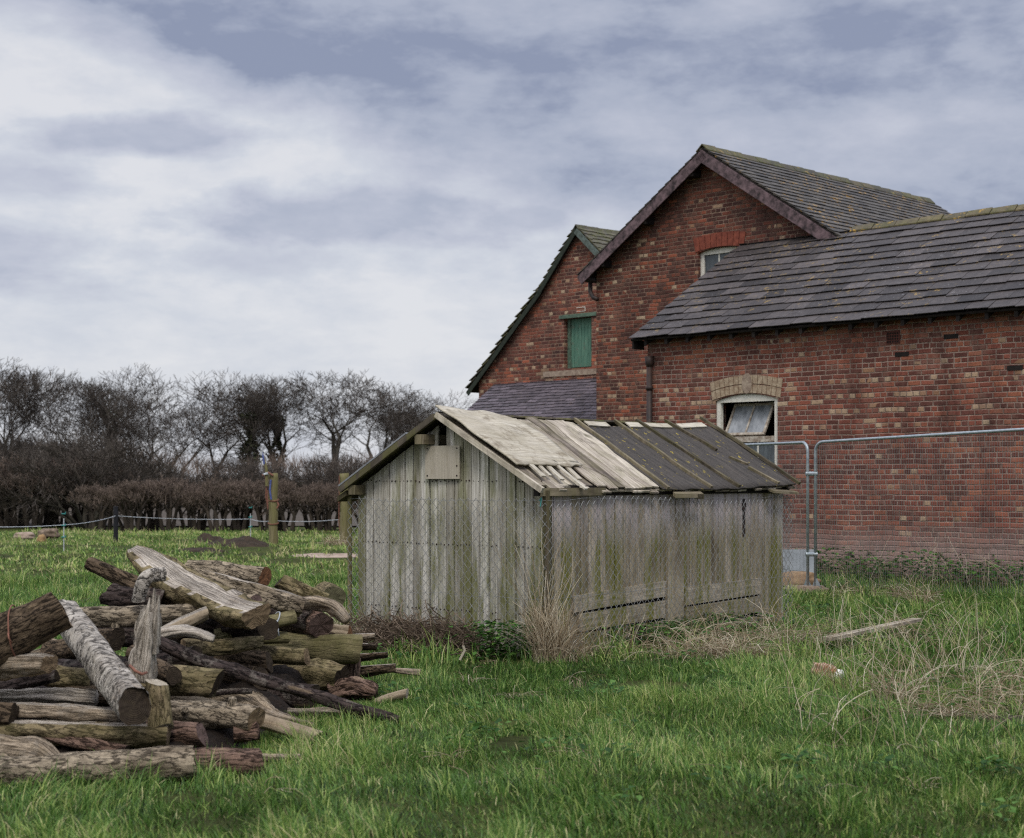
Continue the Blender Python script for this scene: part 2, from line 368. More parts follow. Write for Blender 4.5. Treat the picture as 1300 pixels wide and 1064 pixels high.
# ---------------------------------------------------------------- setting
def hfield(x, y):
    d = math.hypot(x, y)
    k = min(1, d/400)
    h = .045*mnoise.noise(Vector((x*.35, y*.35, 0)))+.03*mnoise.noise(Vector((x*1.1, y*1.1, 3)))
    return h*max(0., min(1., (60-d)/20)) - .02
def m_ground():
    m = NM('field_ground', .95, .1); o = m.obj()
    a = m.noise(o, .45, 5, .65); b = m.noise(o, 3.5, 5, .7); c0 = m.noise(o, 30, 4, .7)
    c = m.mix(m.mr(b, .35, .65), S(46, 50, 28), S(70, 74, 42))
    c = m.mix(m.mr(a, .35, .6, 0., .5), c, S(104, 116, 56))
    c = m.mix(m.ma('MULTIPLY', m.mr(b, .58, .66), m.mr(a, .42, .5)), c, S(90, 78, 58))
    c = m.mix(m.mr(c0, .35, .7, .55, 0), c, S(34, 40, 20))
    m.col(c); m.bump(m.noise(o, 12, 6, .7), 1., .05); return m.m
g = MB()
xs = sorted(set([-700, -400, -250, -150, -100, -70, -50, -38, -30] + [round(-24+i*.6, 2) for i in range(81)] + [30, 38, 50, 70, 100, 150, 250, 400, 700]))
ys = sorted(set([-300, -100, -40, -15, -5, 0, 3] + [round(4+i*.6, 2) for i in range(96)] + [65, 75, 90, 120, 160, 220, 320, 500, 900]))
vs = [(x, y, hfield(x, y)) for y in ys for x in xs]; nx = len(xs)
g.add(vs, [(j*nx+i, j*nx+i+1, (j+1)*nx+i+1, (j+1)*nx+i) for j in range(len(ys)-1) for i in range(nx-1)])
tag(g.build('ground', m_ground(), smooth=True), kind='structure')
g = MB()
g.add([(-160, 53, .03), (70, 50, .03), (140, 135, .03), (-160, 145, .03)], [(0, 1, 2, 3)])
tag(g.build('ploughed_field', m_simple('ploughed_soil', S(84, 75, 66), S(66, 60, 52), 1.2, .95, bump=.8)), kind='structure')
# bare patches of earth and a worn path edge
def patch(name, cx, cy, rx, ry, h, mat, seed):
    g = MB(); n = 36; rings = 6; vs = [(cx, cy, hfield(cx, cy)+h)]
    for r in range(1, rings+1):
        for k in range(n):
            t = 2*math.pi*k/n; f = r/rings
            wob = 1+.35*mnoise.noise(Vector((math.cos(t)*1.5+seed, math.sin(t)*1.5, seed)))
            x = cx+math.cos(t)*rx*f*wob; y = cy+math.sin(t)*ry*f*wob
            z = hfield(x, y)+h*(1-f*f)*(1+.9*mnoise.noise(Vector((x*5, y*5, seed))))+(.012 if r < rings else -.02)
            vs.append((x, y, z))
    fs = [(0, 1+k, 1+(k+1) % n) for k in range(n)]
    for r in range(rings-1):
        for k in range(n):
            a = 1+r*n+k; b = 1+r*n+(k+1) % n; fs.append((a, a+n, b+n, b))
    g.add(vs, fs); return tag(g.build(name, mat, smooth=True), kind='structure')
M_SOIL = m_simple('dark_soil', S(66, 54, 44), S(44, 38, 30), 7, .95, bump=1., bd=.04)
M_PALE = m_simple('pale_mud', S(176, 158, 146), S(140, 122, 108), 5, .95, bump=.6)
p = P(305, 693, 36.5); patch('bare_soil', p.x, 36.5, .8, .9, .16, M_SOIL, 1.)
p = P(268, 688, 38.5); patch('bare_soil', p.x, 38.5, .5, .5, .2, M_SOIL, 2.)
p = P(420, 705, 32); patch('mud_track', p.x, 32, .9, .55, .03, M_PALE, 4.)
p = P(290, 662+30, 35); patch('bare_soil', p.x-.3, 33.5, .6, .4, .08, M_SOIL, 6.)
p = P(1292, 915, 10.2); patch('bare_soil', p.x, 10.2, .35, .22, .03, M_SOIL, 9.)

# ---------------------------------------------------------------- buildings (yard frame: x along the walls, y away from us)
YO = Vector((2.376, 27.6, 0)); YR = R(-45)
ux, uy = Vector((math.cos(YR), math.sin(YR), 0)), Vector((-math.sin(YR), math.cos(YR), 0))
def yard_empty(name, off, label, cat):
    return empty(name, YO+ux*off[0]+uy*off[1], label, cat, YR)

def wall_poly(g, outer, holes, y0, y1):
    """outer and holes: (x, z) loops; the face lies at y0, openings run back to y1"""
    polys = [[Vector((x, z, 0)) for x, z in outer]]+[[Vector((x, z, 0)) for x, z in h] for h in holes]
    flat = [p for l in polys for p in l]
    tris = mgeo.tessellate_polygon(polys)
    for y, flip in ((y0, False), (y1, True)):
        fs = []
        for a, b, c in tris:
            A, B, Cc = flat[a], flat[b], flat[c]
            cw = (B-A).cross(Cc-A).z
            f = (a, b, c) if cw > 0 else (a, c, b)
            fs.append(f if not flip else (f[0], f[2], f[1]))
        g.add([(p.x, y, p.y) for p in flat], fs)
    for l in polys:
        n = len(l)
        for i in range(n):
            a, b = l[i], l[(i+1) % n]
            g.add([(a.x, y0, a.y), (b.x, y0, b.y), (b.x, y1, b.y), (a.x, y1, a.y)], [(0, 1, 2, 3)])
def arch_loop(x0, x1, z0, z1, rise, n=10):
    pts = [(x0, z0), (x1, z0), (x1, z1)]
    for i in range(1, n):
        t = i/n; x = x1+(x0-x1)*t; pts.append((x, z1+rise*(1-(2*t-1)**2)))
    return pts+[(x0, z1)]

def slates(g, e0, ud, vd, length, run, gauge, width, th=.013, jit=.008, skip=0., cut=None, lf=0.):
    """courses of slates: e0 = eave start, ud = unit along eave, vd = unit up slope"""
    n = ud.cross(vd).normalized()
    if n.z < 0: n = -n
    rows = int(run/gauge)+1
    for r in range(rows):
        v0 = r*gauge-.02
        u = -(width*.5 if r % 2 else 0)-rr(0, .03)
        while u < length:
            w = width*rr(.88, 1.1); a = max(u, 0); b = min(u+w-.006, length)
            u += w
            if b-a < .03 or random.random() < skip: continue
            vv0 = v0+rr(-jit, jit); vv1 = min(v0+gauge*1.7, run+.02)
            lift = .012+lf+rr(0, .006+lf); tw = rr(-.5, .5)*jit
            if cut and not cut((a+b)/2, v0): continue
            tn = min(1, max(0, random.gauss(.45, .25)))
            p00 = e0+ud*a+vd*(vv0+tw)+n*(lift+th+.008); p10 = e0+ud*b+vd*(vv0-tw)+n*(lift+th+.008+rr(-.002, .004))
            p01 = e0+ud*a+vd*vv1+n*.006; p11 = e0+ud*b+vd*vv1+n*.006
            top = n*th
            g.add([p00, p10, p11, p01, p00+top, p10+top, p11+top, p01+top],
                  [(0, 3, 2, 1), (4, 5, 6, 7), (0, 1, 5, 4), (1, 2, 6, 5), (3, 0, 4, 7)], None, tn)
def slab(g, e0, ud, vd, length, run, th):
    n = ud.cross(vd).normalized()
    if n.z < 0: n = -n
    g.para(e0-n*th, ud*length, vd*run, n*th, .2)
def ridge_tiles(g, p0, d, length, w=.14, step=.42, ang=R(34), drop=None):
    s = d.cross(Vector((0, 0, 1))).normalized(); k = int(length/step)
    for i in range(k):
        a = p0+d*(i*step)+Vector((0, 0, rr(-.008, .01))); b = a+d*(step*.97)
        lift = Vector((0, 0, .03)); c1, c2 = Vector((0, 0, .03)), Vector((0, 0, .0))
        hw = w
        L0, L1 = s*hw-Vector((0, 0, hw*math.tan(ang))), -s*hw-Vector((0, 0, hw*math.tan(ang)))
        vs = [a+L0, a+c1, a+L1, b+L0, b+c1+lift*.35, b+L1]
        t = Vector((0, 0, .022)); vs += [q+t for q in vs]
        g.add(vs, [(6, 7, 10, 9), (7, 8, 11, 10), (0, 3, 4, 1), (1, 4, 5, 2), (0, 1, 7, 6), (1, 2, 8, 7), (3, 9, 10, 4), (4, 10, 11, 5), (0, 6, 9, 3), (2, 5, 11, 8)], None, random.random())

# --- A: the long low wing
A_L, A_D, A_H = 11.0, 5.8, 4.10
tA = .62; eA = -.25; zA = EYE+2.43
def roofA(y): return zA+(y-eA)*tA
bA = yard_empty('brick_wing', (0, 0), 'long low red brick wing with slate roof and white framed window behind the fence', 'farm building')
g = MB()
wz0, wz1 = 1.15, 2.86; wx0, wx1 = 1.484, 2.755
wall_poly(g, [(0, -.3), (A_L, -.3), (A_L, A_H), (0, A_H)], [arch_loop(wx0, wx1, wz0, wz1, .1)], 0, .3)
g.build('front_wall', M_BRA, bA)
g = MB()
g.add([(0, .3, -.3), (0, 2.9, -.3), (0, 2.9, roofA(2.9)-.1), (0, .3, roofA(.3)-.1)], [(3, 2, 1, 0)])
g.build('end_wall', M_BRA, bA)
g = MB(); g.add([(A_L, .3, -.3), (A_L, A_D, -.3), (A_L, A_D, 4), (A_L, 2.92, roofA(2.92)-.1), (A_L, .3, roofA(.3)-.1)], [(0, 1, 2, 3, 4)])
g.build('end_wall', M_BRA, bA)
g = MB(); g.add([(0, .3, roofA(.3)-.1), (0, 0, roofA(0)-.1), (0, 0, A_H), (0, .3, A_H)], [(3, 2, 1, 0)])
g.build('end_wall', M_BRA, bA)
g = MB(); g.box(.31, A_L-.01, 1.6, 1.7, -.3, 4.3); g.box(.02, A_L, 2.86, 2.88, -.3, 4.2)
g.build('inner_wall', M_DARK, bA)
vd = Vector((0, 1, tA)).normalized(); run = 3.17/vd.y
V0 = -.18
g = MB(); e0 = Vector((V0, eA, zA))
slab(g, e0, Vector((1, 0, 0)), vd, A_L+.4, run, .03)
bv = Vector((0, -1, tA)).normalized(); slab(g, Vector((2.3, 2.92+3.1, roofA(2.92)-3.1*tA)), Vector((1, 0, 0)), bv, A_L-2.1, 3.1/abs(bv.y), .03)
rfA = g.build('roof', M_DARK, bA)
g = MB()
slates(g, e0, Vector((1, 0, 0)), vd, A_L+.4, run, .285, .43, jit=.02, lf=.006)
slates(g, Vector((2.3, 2.92+3.1, roofA(2.92)-3.1*tA)), Vector((1, 0, 0)), bv, A_L-2.1, 3.1/abs(bv.y), .285, .43)
g.build('slate_covering', M_SLA, rfA)
g = MB(); ridge_tiles(g, Vector((2.3, 2.93, roofA(2.92)+.045)), Vector((1, 0, 0)), A_L-2.1, ang=R(30), step=.45, w=.11)
g.build('ridge_tiles', M_RIDGE, rfA)
g = MB()
x = .1
while x < A_L: g.para((x, eA+.03, zA-.12), (0, .36, .36*tA), (.06, 0, 0), (0, 0, .09), .3); x += .46
g.box(V0+.02, V0+.06, eA+.02, eA+.3, zA-.16, zA+.0)
g.build('rafter_ends', M_DARK, bA)
# arch over the window, cream bricks in two rings with a round patch
g = MB(); n = 15
for ring in (0, 1):
    for i in range(n):
        t0, t1 = (i+.06)/n, (i+.94)/n
        def pt(t, h):
            x = wx0-.06+(wx1-wx0+.12)*t; return Vector((x+(t-.5)*h*.35, 0, wz1+.1*(1-(2*t-1)**2)+.012+h))
        h0, h1 = ring*.155, ring*.155+.14
        q = [pt(t0, h0), pt(t1, h0), pt(t1, h1), pt(t0, h1)]
        o_ = Vector((0, -.012, 0)); b_ = Vector((0, .02, 0))
        g.add([p+o_ for p in q]+[p+b_ for p in q], [(0, 1, 2, 3), (1, 0, 4, 5), (2, 1, 5, 6), (3, 2, 6, 7), (0, 3, 7, 4)], None, random.random())
g.build('window_arch', M_ARCHC, bA)
g = MB(); vs = []
for k in range(20):
    t = 2*math.pi*k/20; vs.append(((wx0+wx1)/2+.03+.1*math.cos(t), -.02, wz1+.27+.17*math.sin(t)))
vs2 = [(v[0], .01, v[2]) for v in vs]
g.add(vs+vs2, [tuple(range(20))]+[(k, 20+k, 20+(k+1) % 20, (k+1) % 20) for k in range(20)])
g.build('mortar_patch', M_MORTAR, bA)
# window
cx = (wx0+wx1)/2; zt = 2.20
w = MB(); fy0, fy1 = .035, .11
wall_poly(w, arch_loop(wx0+.004, wx1-.004, wz0+.002, wz1, .096), [[(wx0+.085, wz0+.07), (wx1-.085, wz0+.07), (wx1-.085, wz1-.03), (wx0+.085, wz1-.03)]], fy0, fy1)
wo = w.build('window', M_WHITE, bA)
w = MB(); w.box(wx0+.09, wx1-.09, fy0+.012, fy1-.01, zt-.04, zt+.055, grain='x'); w.build('transom', M_SASH, wo)
w = MB()
for xx in (wx0+.44, wx0+.83): w.box(xx-.014, xx+.014, fy0+.03, fy0+.06, wz0+.071, zt-.041)
w.box(wx0+.09, wx1-.09, fy0+.031, fy0+.059, 1.66, 1.685, grain='x'); w.build('glazing_bar', M_WHITE, wo)
w = MB(); w.box(wx0+.4, wx1-.088, fy0+.04, fy0+.046, wz0+.071, zt-.041); w.box(wx0+.088, wx0+.4, fy0+.04, fy0+.046, wz0+.071, zt-.45)
w.build('pane', M_GLASS, wo)
# upper light fallen inwards on its hinge
hp = Vector((wx0+.13, .1, zt+.07)); a = Vector((.82, 0, 0)); b = Vector((.06, .22, .53)); nrm = Vector((0, -.48, .30)).normalized()*.03
w = MB(); w.para(hp, a, b*.07, nrm); w.para(hp+b*.93, a, b*.07, nrm); w.para(hp, b, a*.05, nrm*1.2); w.para(hp+a*.95, b, a*.05, nrm*1.2); w.para(hp+a*.5, b, a*.035, nrm*1.1)
sa = w.build('opened_sash', M_SASH, wo)
w = MB(); w.para(hp+nrm*.4+a*.04+b*.05, a*.92, b*.9, nrm*.12); w.build('pane', m_simple('torn_film', S(108, 112, 118), S(158, 162, 168), 9, .4, .4, stretch=(1, 1, .3)), sa)
w = MB(); w.box(wx0-.03, wx1+.03, -.04, .09, wz0-.07, wz0-.001, grain='x'); w.build('sill', M_MORTAR, wo)
# air brick, dark bricks, downpipe
g = MB(); ax, az = 4.9, EYE+2.17
g.box(ax-.12, ax+.12, -.008, .02, az-.1, az+.1)
ab = g.build('air_brick', m_simple('dull_brick', S(98, 58, 50), S(74, 46, 42), 10, .9), bA)
g = MB()
for i in range(5):
    for j in range(4): g.box(ax-.1+i*.042, ax-.075+i*.042, -.012, 0, az-.08+j*.042, az-.055+j*.042)
g.build('air_hole', M_DARK, ab)
for bx_, bz_ in ((5.05, EYE+1.9), (5.88, EYE+2.12), (6.9, EYE+1.6)): g = MB(); g.box(bx_-.12, bx_+.12, -.006, .02, bz_-.035, bz_+.035); g.build('burnt_brick', M_DARK, bA)
g = MB(); px = .10
g.tube([(px, -.07, 0), (px, -.07, EYE+1.95)], .052, 12)
for z in (.9, 2.2, 3.1): g.tube([(px, -.07, z), (px, -.07, z+.07)], .066, 12)
g.tube([(px, -.07, EYE+1.95), (px, -.07, EYE+2.02), (px, -.08, EYE+2.14)], [.055, .075, .08], 10)
g.build('downpipe', M_IRON, bA, True)

# --- B: tall gabled building behind
bl, bap, bry = -3.84, -.889, 2.935
half = bap-bl; brx = bap+half; zB = EYE+4.27; zBa = EYE+6.22; tB = (zBa-zB)/half
bB = yard_empty('brick_barn', (bl, bry), 'tall gabled red brick building with purple barge boards, rising behind the slate roofed wing', 'farm building')
off = (bl, bry, 0); LB = 8.0
g = MB()
bx0, bx1, bz0, bz1 = -1.2, -.16, EYE+3.45, EYE+4.38
wall_poly(g, [(bl, -.3), (brx, -.3), (brx, zB), (bap, zBa), (bl, zB)], [arch_loop(bx0, bx1, bz0, bz1, .06)], bry, bry+.3)
g.build('gable_wall', M_BRB, bB, off=off)
g = MB()
for xx in (bl, brx): g.add([(xx, bry+.3, -.3), (xx, bry+LB, -.3), (xx, bry+LB, zB), (xx, bry+.3, zB)], [(0, 1, 2, 3)])
g.add([(bl, bry+LB, -.3), (brx, bry+LB, -.3), (brx, bry+LB, zB), (bap, bry+LB, zBa), (bl, bry+LB, zB)], [(4, 3, 2, 1, 0)])
g.add([(bl+.1, bry+1.2, -.3), (brx-.1, bry+1.2, -.3), (brx-.1, bry+1.2, zB), (bl+.1, bry+1.2, zB)], [(0, 1, 2, 3)])
g.build('side_wall', M_BRB, bB, off=off)
ov, eo = .26, .28
g = MB(); gs = MB()
for sgn in (-1, 1):
    vd = Vector((-sgn, 0, tB)).normalized(); e0 = Vector((bap+sgn*(half+eo), bry-ov, zBa+.09-(half+eo)*tB)); L = (half+eo)/abs(vd.x)
    slab(g, e0, Vector((0, 1, 0)), vd, LB+ov+.15, L, .03)
    slates(gs, e0, Vector((0, 1, 0)), vd, LB+ov+.15, L, .2, .3, jit=.01)
rfB = g.build('roof', M_DARK, bB, off=off)
gs.build('slate_covering', M_SLB, rfB, off=off)
g = MB(); ridge_tiles(g, Vector((bap, bry-ov-.02, zBa+.13)), Vector((0, 1, 0)), LB+ov+.2, ang=R(34), step=.42)
g.build('ridge_tiles', M_RIDGEB, rfB, off=off)
for sgn in (-1, 1):
    g = MB(); vd = Vector((-sgn, 0, tB)).normalized(); n = Vector((sgn*tB, 0, 1)).normalized()
    e0 = Vector((bap+sgn*(half+eo), bry-ov-.035, zBa+.085-(half+eo)*tB)); L = (half+eo)/abs(vd.x)
    g.para(e0-n*.22, vd*L, n*.2, (0, .032, 0), .5)
    g.build('barge_board', M_BARGE, bB, off=off)
for f in (.12, .5, .9):
    g = MB()
    xx = bl+half*f; zz = zB+half*f*tB
    g.box(xx-.07, xx+.07, bry-ov, bry+.1, zz-.2, zz-.06); g.build('purlin_end', M_DARK, bB, off=off)
g = MB()
for i in range(9):
    t0, t1 = (i+.05)/9, (i+.95)/9
    def pt(t, h): return Vector((bx0-.06+(bx1-bx0+.12)*t+(t-.5)*h*.4, 0, bz1+.06*(1-(2*t-1)**2)+.01+h))
    q = [pt(t0, 0), pt(t1, 0), pt(t1, .27), pt(t0, .27)]
    o_ = Vector((0, bry-.015, 0)); b_ = Vector((0, bry+.02, 0))
    g.add([p+o_ for p in q]+[p+b_ for p in q], [(0, 1, 2, 3), (1, 0, 4, 5), (2, 1, 5, 6), (3, 2, 6, 7), (0, 3, 7, 4)], None, random.random())
g.build('window_arch', M_ARCHR, bB, off=off)
w = MB(); wall_poly(w, arch_loop(bx0+.003, bx1-.003, bz0+.002, bz1, .056), [[(bx0+.09, bz0+.06), (bx1-.09, bz0+.06), (bx1-.09, bz1-.05), (bx0+.09, bz1-.05)]], bry+.08, bry+.14)
wb = w.build('window', M_WHITE, bB, off=off)
w = MB(); w.box(bx0+.42, bx0+.45, bry+.1, bry+.13, bz0+.06, bz1-.05); w.box(bx0+.72, bx0+.75, bry+.1, bry+.13, bz0+.06, bz1-.05); w.build('glazing_bar', M_WHITE, wb, off=off)
w = MB(); w.box(bx0+.09, bx1-.09, bry+.112, bry+.118, bz0+.06, bz1-.05); w.build('pane', M_GLASS, wb, off=off)
# gutter stub and swan neck at the left eave
g = MB(); gx = bl-.1
g.tube([(gx, bry-ov+.04, zB-.17), (gx, bry+LB, zB-.17)], .065, 10)
g.tube([(gx, bry-.08, zB-.2), (gx+.01, bry-.09, zB-.42), (gx+.1, bry-.1, zB-.55), (gx+.22, bry-.1, zB-.6)], .045, 8)
g.build('gutter', M_IRON, bB, True, off=off)

# --- C: left building with catslide roof and green loft door
cy = 5.6; TC = 29.976+cy/.7071
def cpt(px, py=HY):
    k = (px-650)/F; D = TC/(1+k); return ((k*D-2.376)-(D-27.6))*.7071, EYE+(HY-py)/F*D
(cax, zCa), (cbx, zCb) = cpt(736, 292), cpt(688, 373); clx = cpt(608)[0]; crx = -3.76
tc1 = (zCa-zCb)/(cax-cbx); zCl = cpt(608, 486)[1]; tc2 = (zCb-zCl)/(cbx-clx)
bC = yard_empty('brick_outbuilding', (clx, cy), 'narrow brick building with green loft door, left of the tall gable', 'farm building')
off = (clx, cy, 0); LC = 9.
dx0, dx1 = cpt(716)[0], cpt(751)[0]; dz0, dz1 = cpt(735, 467)[1], cpt(735, 403)[1]
g = MB()
wall_poly(g, [(clx, -.3), (crx, -.3), (crx, zCa-(crx-cax)*tc1*.8), (cax, zCa), (cbx, zCb), (clx, zCl)], [[(dx0, dz0), (dx1, dz0), (dx1, dz1), (dx0, dz1)]], cy, cy+.3)
g.build('gable_wall', M_BRC, bC, off=off)
g = MB(); g.add([(clx, cy+.3, -.3), (clx, cy+LC, -.3), (clx, cy+LC, zCl), (clx, cy+.3, zCl)], [(0, 1, 2, 3)])
g.add([(clx, cy+LC, -.3), (crx, cy+LC, -.3), (crx, cy+LC, zCa-(crx-cax)*tc1*.8), (cax, cy+LC, zCa), (cbx, cy+LC, zCb), (clx, cy+LC, zCl)], [(5, 4, 3, 2, 1, 0)])
g.build('side_wall', M_BRC, bC, off=off)
g = MB(); gs = MB(); ovc = .12
segs = [((cbx, zCb), (cax, zCa), 1), ((clx-.28, zCl-.28*tc2), (cbx+.05, zCb+.03), 0)]
for (xa, za), (xb, zb), upper in segs:
    dv = Vector((xb-xa, 0, zb-za)); L = dv.length; vd = dv.normalized(); n = Vector((-vd.z, 0, vd.x))
    e0 = Vector((xa, cy-ovc, za))+n*(.07 if not upper else .03)
    slab(g, e0, Vector((0, 1, 0)), vd, LC, L, .025)
    slates(gs, e0, Vector((0, 1, 0)), vd, LC, L, .30 if not upper else .19, .34, jit=.04, th=.02, lf=.035 if not upper else .03)
vd = Vector((-1, 0, tc1*.8)).normalized(); e0 = Vector((crx, cy-ovc, zCa+.05-(crx-cax)*tc1*.8)); L = (crx-cax)/abs(vd.x)
slab(g, e0, Vector((0, 1, 0)), vd, LC, L, .025); slates(gs, e0, Vector((0, 1, 0)), vd, LC, L, .17, .3, jit=.03, th=.014)
rfC = g.build('roof', M_DARK, bC, off=off); gs.build('slate_covering', M_SLC, rfC, off=off)
g = MB(); ridge_tiles(g, Vector((cax, cy-ovc-.03, zCa+.07)), Vector((0, 1, 0)), LC, ang=R(45), step=.4, w=.1)
g.build('ridge_tiles', M_SLC, rfC, off=off)
g = MB()
for (xa, za), (xb, zb), upper in segs:
    dv = Vector((xb-xa, 0, zb-za)); vd = dv.normalized(); n = Vector((-vd.z, 0, vd.x))
    g.para(Vector((xa, cy-ovc-.03, za))-n*.07, dv, n*.11, (0, .03, 0), .5)
g.build('barge_board', M_BARGEGR, bC, off=off)
g = MB(); dv = Vector((crx-cax-.05, 0, -(crx-cax-.05)*tc1*.8)); n = Vector((tc1*.8, 0, 1)).normalized()
g.para(Vector((cax, cy-ovc-.032, zCa-.03))-n*.07, dv, n*.13, (0, .03, 0), .5); g.build('barge_board', M_BARGEG, bC, off=off)
g = MB(); x = dx0+.1
while x < dx1-.02:
    w_ = min(.105, dx1-x-.004); g.para((x, cy+.15, dz0+.03), (0, 0, dz1-dz0-.04), (w_-.008, 0, 0), (0, .025, 0)); x += .105
g.build('loft_door', M_GREEN, bC, off=off)
g = MB(); g.box(dx0+.002, dx0+.09, cy+.12, cy+.2, dz0+.002, dz1-.002); g.build('door_frame', M_LINTEL, bC, off=off)
g = MB(); g.box(dx0-.13, dx1+.16, cy-.035, cy+.12, dz1+.002, dz1+.085, grain='x'); g.build('lintel', M_LINTEL, bC, off=off)
g = MB(); g.box(cpt(690)[0], cpt(775)[0], cy-.02, cy+.02, dz0-.17, dz0-.04, grain='x'); g.build('mortar_band', M_MORTAR, bC, off=off)
g = MB(); g.box(dx0+.4, dx0+.66, cy-.008, cy+.02, dz1+.13, dz1+.14, grain='x'); g.box(dx0+.4, dx0+.66, cy-.008, cy+.02, dz1+.22, dz1+.235, grain='x'); g.box(dx0+.66, dx0+.675, cy-.008, cy+.02, dz1+.13, dz1+.235)
g.build('mortar_frame', M_WHITE, bC, off=off)
# lean-to roof in front of C
g = MB(); gs = MB(); lx0, lx1 = cpt(630)[0], -3.75; ztop = cpt(757, 480)[1]; tl = .72; rl = 2.6
vd = Vector((0, 1, tl)).normalized(); e0 = Vector((lx0, cy-rl-.0, ztop-rl*tl))
slab(g, e0, Vector((1, 0, 0)), vd, lx1-lx0, (rl-.03)/vd.y, .03); slates(gs, e0, Vector((1, 0, 0)), vd, lx1-lx0, (rl-.04)/vd.y, .125, .3, jit=.022, th=.012)
lr = g.build('lean_to_roof', M_DARK, bC, off=off); gs.build('slate_covering', M_SLP, lr, off=off)
g = MB(); g.box(lx0+.1, lx1-.1, cy-rl+.15, cy-rl+.35, -.3, ztop-rl*tl+.05)
g.add([(lx0+.1, cy-rl+.35, -.3), (lx0+.1, cy, -.3), (lx0+.1, cy, ztop-.06), (lx0+.1, cy-rl+.35, ztop-(rl-.35)*tl-.06)], [(3, 2, 1, 0)])
g.build('lean_to_wall', M_BRC, bC, off=off)

# ---------------------------------------------------------------- the shed
SF = Vector((.276, 13.8, 0)); SL = Vector((-1.48, 15.2, 0))
gd = (SF-SL); GW = gd.length; gx_ = gd.normalized(); sy_ = Vector((-gx_.y, gx_.x, 0))      # local x along gable, y back
SR = math.atan2(gx_.y, gx_.x); SLEN = 4.28; SE = 1.52; SA = EYE+.60; ts = (SA-SE)/(GW/2)
shed = empty('shed', SL, 'weathered grey wooden shed with sagging patched roof, wrapped in wire netting', 'shed', SR)
def zroof(x): return SA-abs(x-GW/2)*ts
g = MB(); nb = 22; bw = GW/nb
for i in range(nb):
    x0 = i*bw; xc = x0+bw/2; top = zroof(xc)-.05; bot = -.05+rr(-.02, .03)
    if 8 <= i <= 12 and True:
        if i == 10: top = 1.83
        elif i == 11: top = SA-.12
        elif i == 12: top = 2.0
    dz = .5*bw*ts*(1 if xc < GW/2 else -1)
    w_ = bw-rr(.006, .014); y0 = rr(-.008, .008); t = min(1, max(0, random.gauss(.5, .28)))
    z0, z1 = bot, top; u0, v0 = rr(0, 20), rr(0, 20); vs = []; uvs = []
    for yy in (y0, y0+.02):
        for a, b in ((0, z0), (w_, z0), (w_, z1+dz), (0, z1-dz)): vs.append((x0+a, yy, b)); uvs.append((u0+b, v0+a))
    g.add(vs, [(0, 1, 2, 3), (7, 6, 5, 4), (1, 0, 4, 5), (2, 1, 5, 6), (3, 2, 6, 7), (0, 3, 7, 4)], uvs, t)
g.para((GW*.525, -.004, 1.84), (-.03, 0, .3), (.05, 0, .0), (0, .018, 0)); g.para((GW*.565, .0, 1.85), (.05, 0, .22), (.045, 0, 0), (0, .018, 0))
g.cur = 1
for i in range(nb):
    for z in (.35, .95, 1.53): g.tube([((i+.3+rr(-.1, .1))*bw, -.006, z+rr(-.01, .01)), ((i+.3)*bw, .01, z)], .006, 6); g.tube([((i+.75+rr(-.1, .1))*bw, -.006, z+rr(-.01, .01)), ((i+.75)*bw, .01, z)], .006, 6)
g.build('gable_wall', [M_GAB, M_IRON], shed)
# side wall (x = GW plane, running back)
g = MB(); yy = .0; k = 0
while yy < SLEN-.01:
    w_ = rr(.12, .15); w_ = min(w_, SLEN-yy); low = .40 if .45 < yy < 1.9 else (.36 if 2.3 < yy < 3.75 else -.05)
    g.para((GW-.02+rr(-.004, .004), yy, low+rr(-.015, .015)), (0, 0, SE-.06-low), (0, w_-rr(.006, .013), 0), (.02, 0, 0), min(1, max(0, random.gauss(.5, .28)))); yy += w_; k += 1
g.build('side_wall', M_SIDE, shed)
g = MB()
g.para((GW-.0, .42, .35), (0, 1.5, .06), (0, 0, .15), (.022, 0, 0)); g.para((GW-.0, .5, .17), (0, 1.42, .035), (0, 0, .165), (.02, 0, 0)); g.para((GW-.004, .5, -.05), (0, 1.4, .02), (0, 0, .205), (.02, 0, 0))
g.para((GW, 2.28, .30), (0, 1.5, .03), (0, 0, .17), (.022, 0, 0)); g.para((GW-.0, 2.3, .11), (0, 1.45, .03), (0, 0, .17), (.02, 0, 0)); g.para((GW-.004, 2.3, -.05), (0, 1.4, .0), (0, 0, .145), (.02, 0, 0))
g.build('kick_board', M_SIDE, shed)
g = MB(); g.box(GW-.03, GW+.03, 1.95, 2.24, -.05, .95); g.build('door_post', M_SIDE, shed)
g = MB(); g.box(GW+.004, GW+.05, -.02, .06, -.05, SE-.1); g.build('corner_shade_strip', M_PLANKD, shed)  # strip coloured dark to stand in for the shaded gap at this corner
g = MB(); g.box(GW-.008, GW+.012, 3.42, 3.46, .95, 1.34); g.box(GW-.008, GW+.016, 3.405, 3.475, 1.22, 1.30); g.build('hinge', M_IRON, shed)
g = MB(); g.add([(.02, .05, -.05), (GW-.05, .05, -.05), (GW-.05, .05, SE-.1), (GW*.6, .05, 1.82), (GW*.4, .05, 1.82), (.02, .05, SE-.1)], [(0, 1, 2, 3, 4, 5)]); g.add([(GW-.05, .05, -.05), (GW-.05, SLEN-.03, -.05), (GW-.05, SLEN-.03, SE-.1), (GW-.05, .05, SE-.1)], [(0, 1, 2, 3)]); g.build('dark_backing', M_DARK, shed)  # dark sheets added behind the boards to blacken gaps and stop light leaks
g = MB(); g.box(0, .02, .02, SLEN, -.05, SE-.06); g.box(.0, GW, SLEN-.02, SLEN, -.05, SE-.05)
g.add([(0, SLEN, SE-.05), (GW, SLEN, SE-.05), (GW/2, SLEN, SA-.05)], [(2, 1, 0)]); g.build('back_wall', M_GAB, shed)
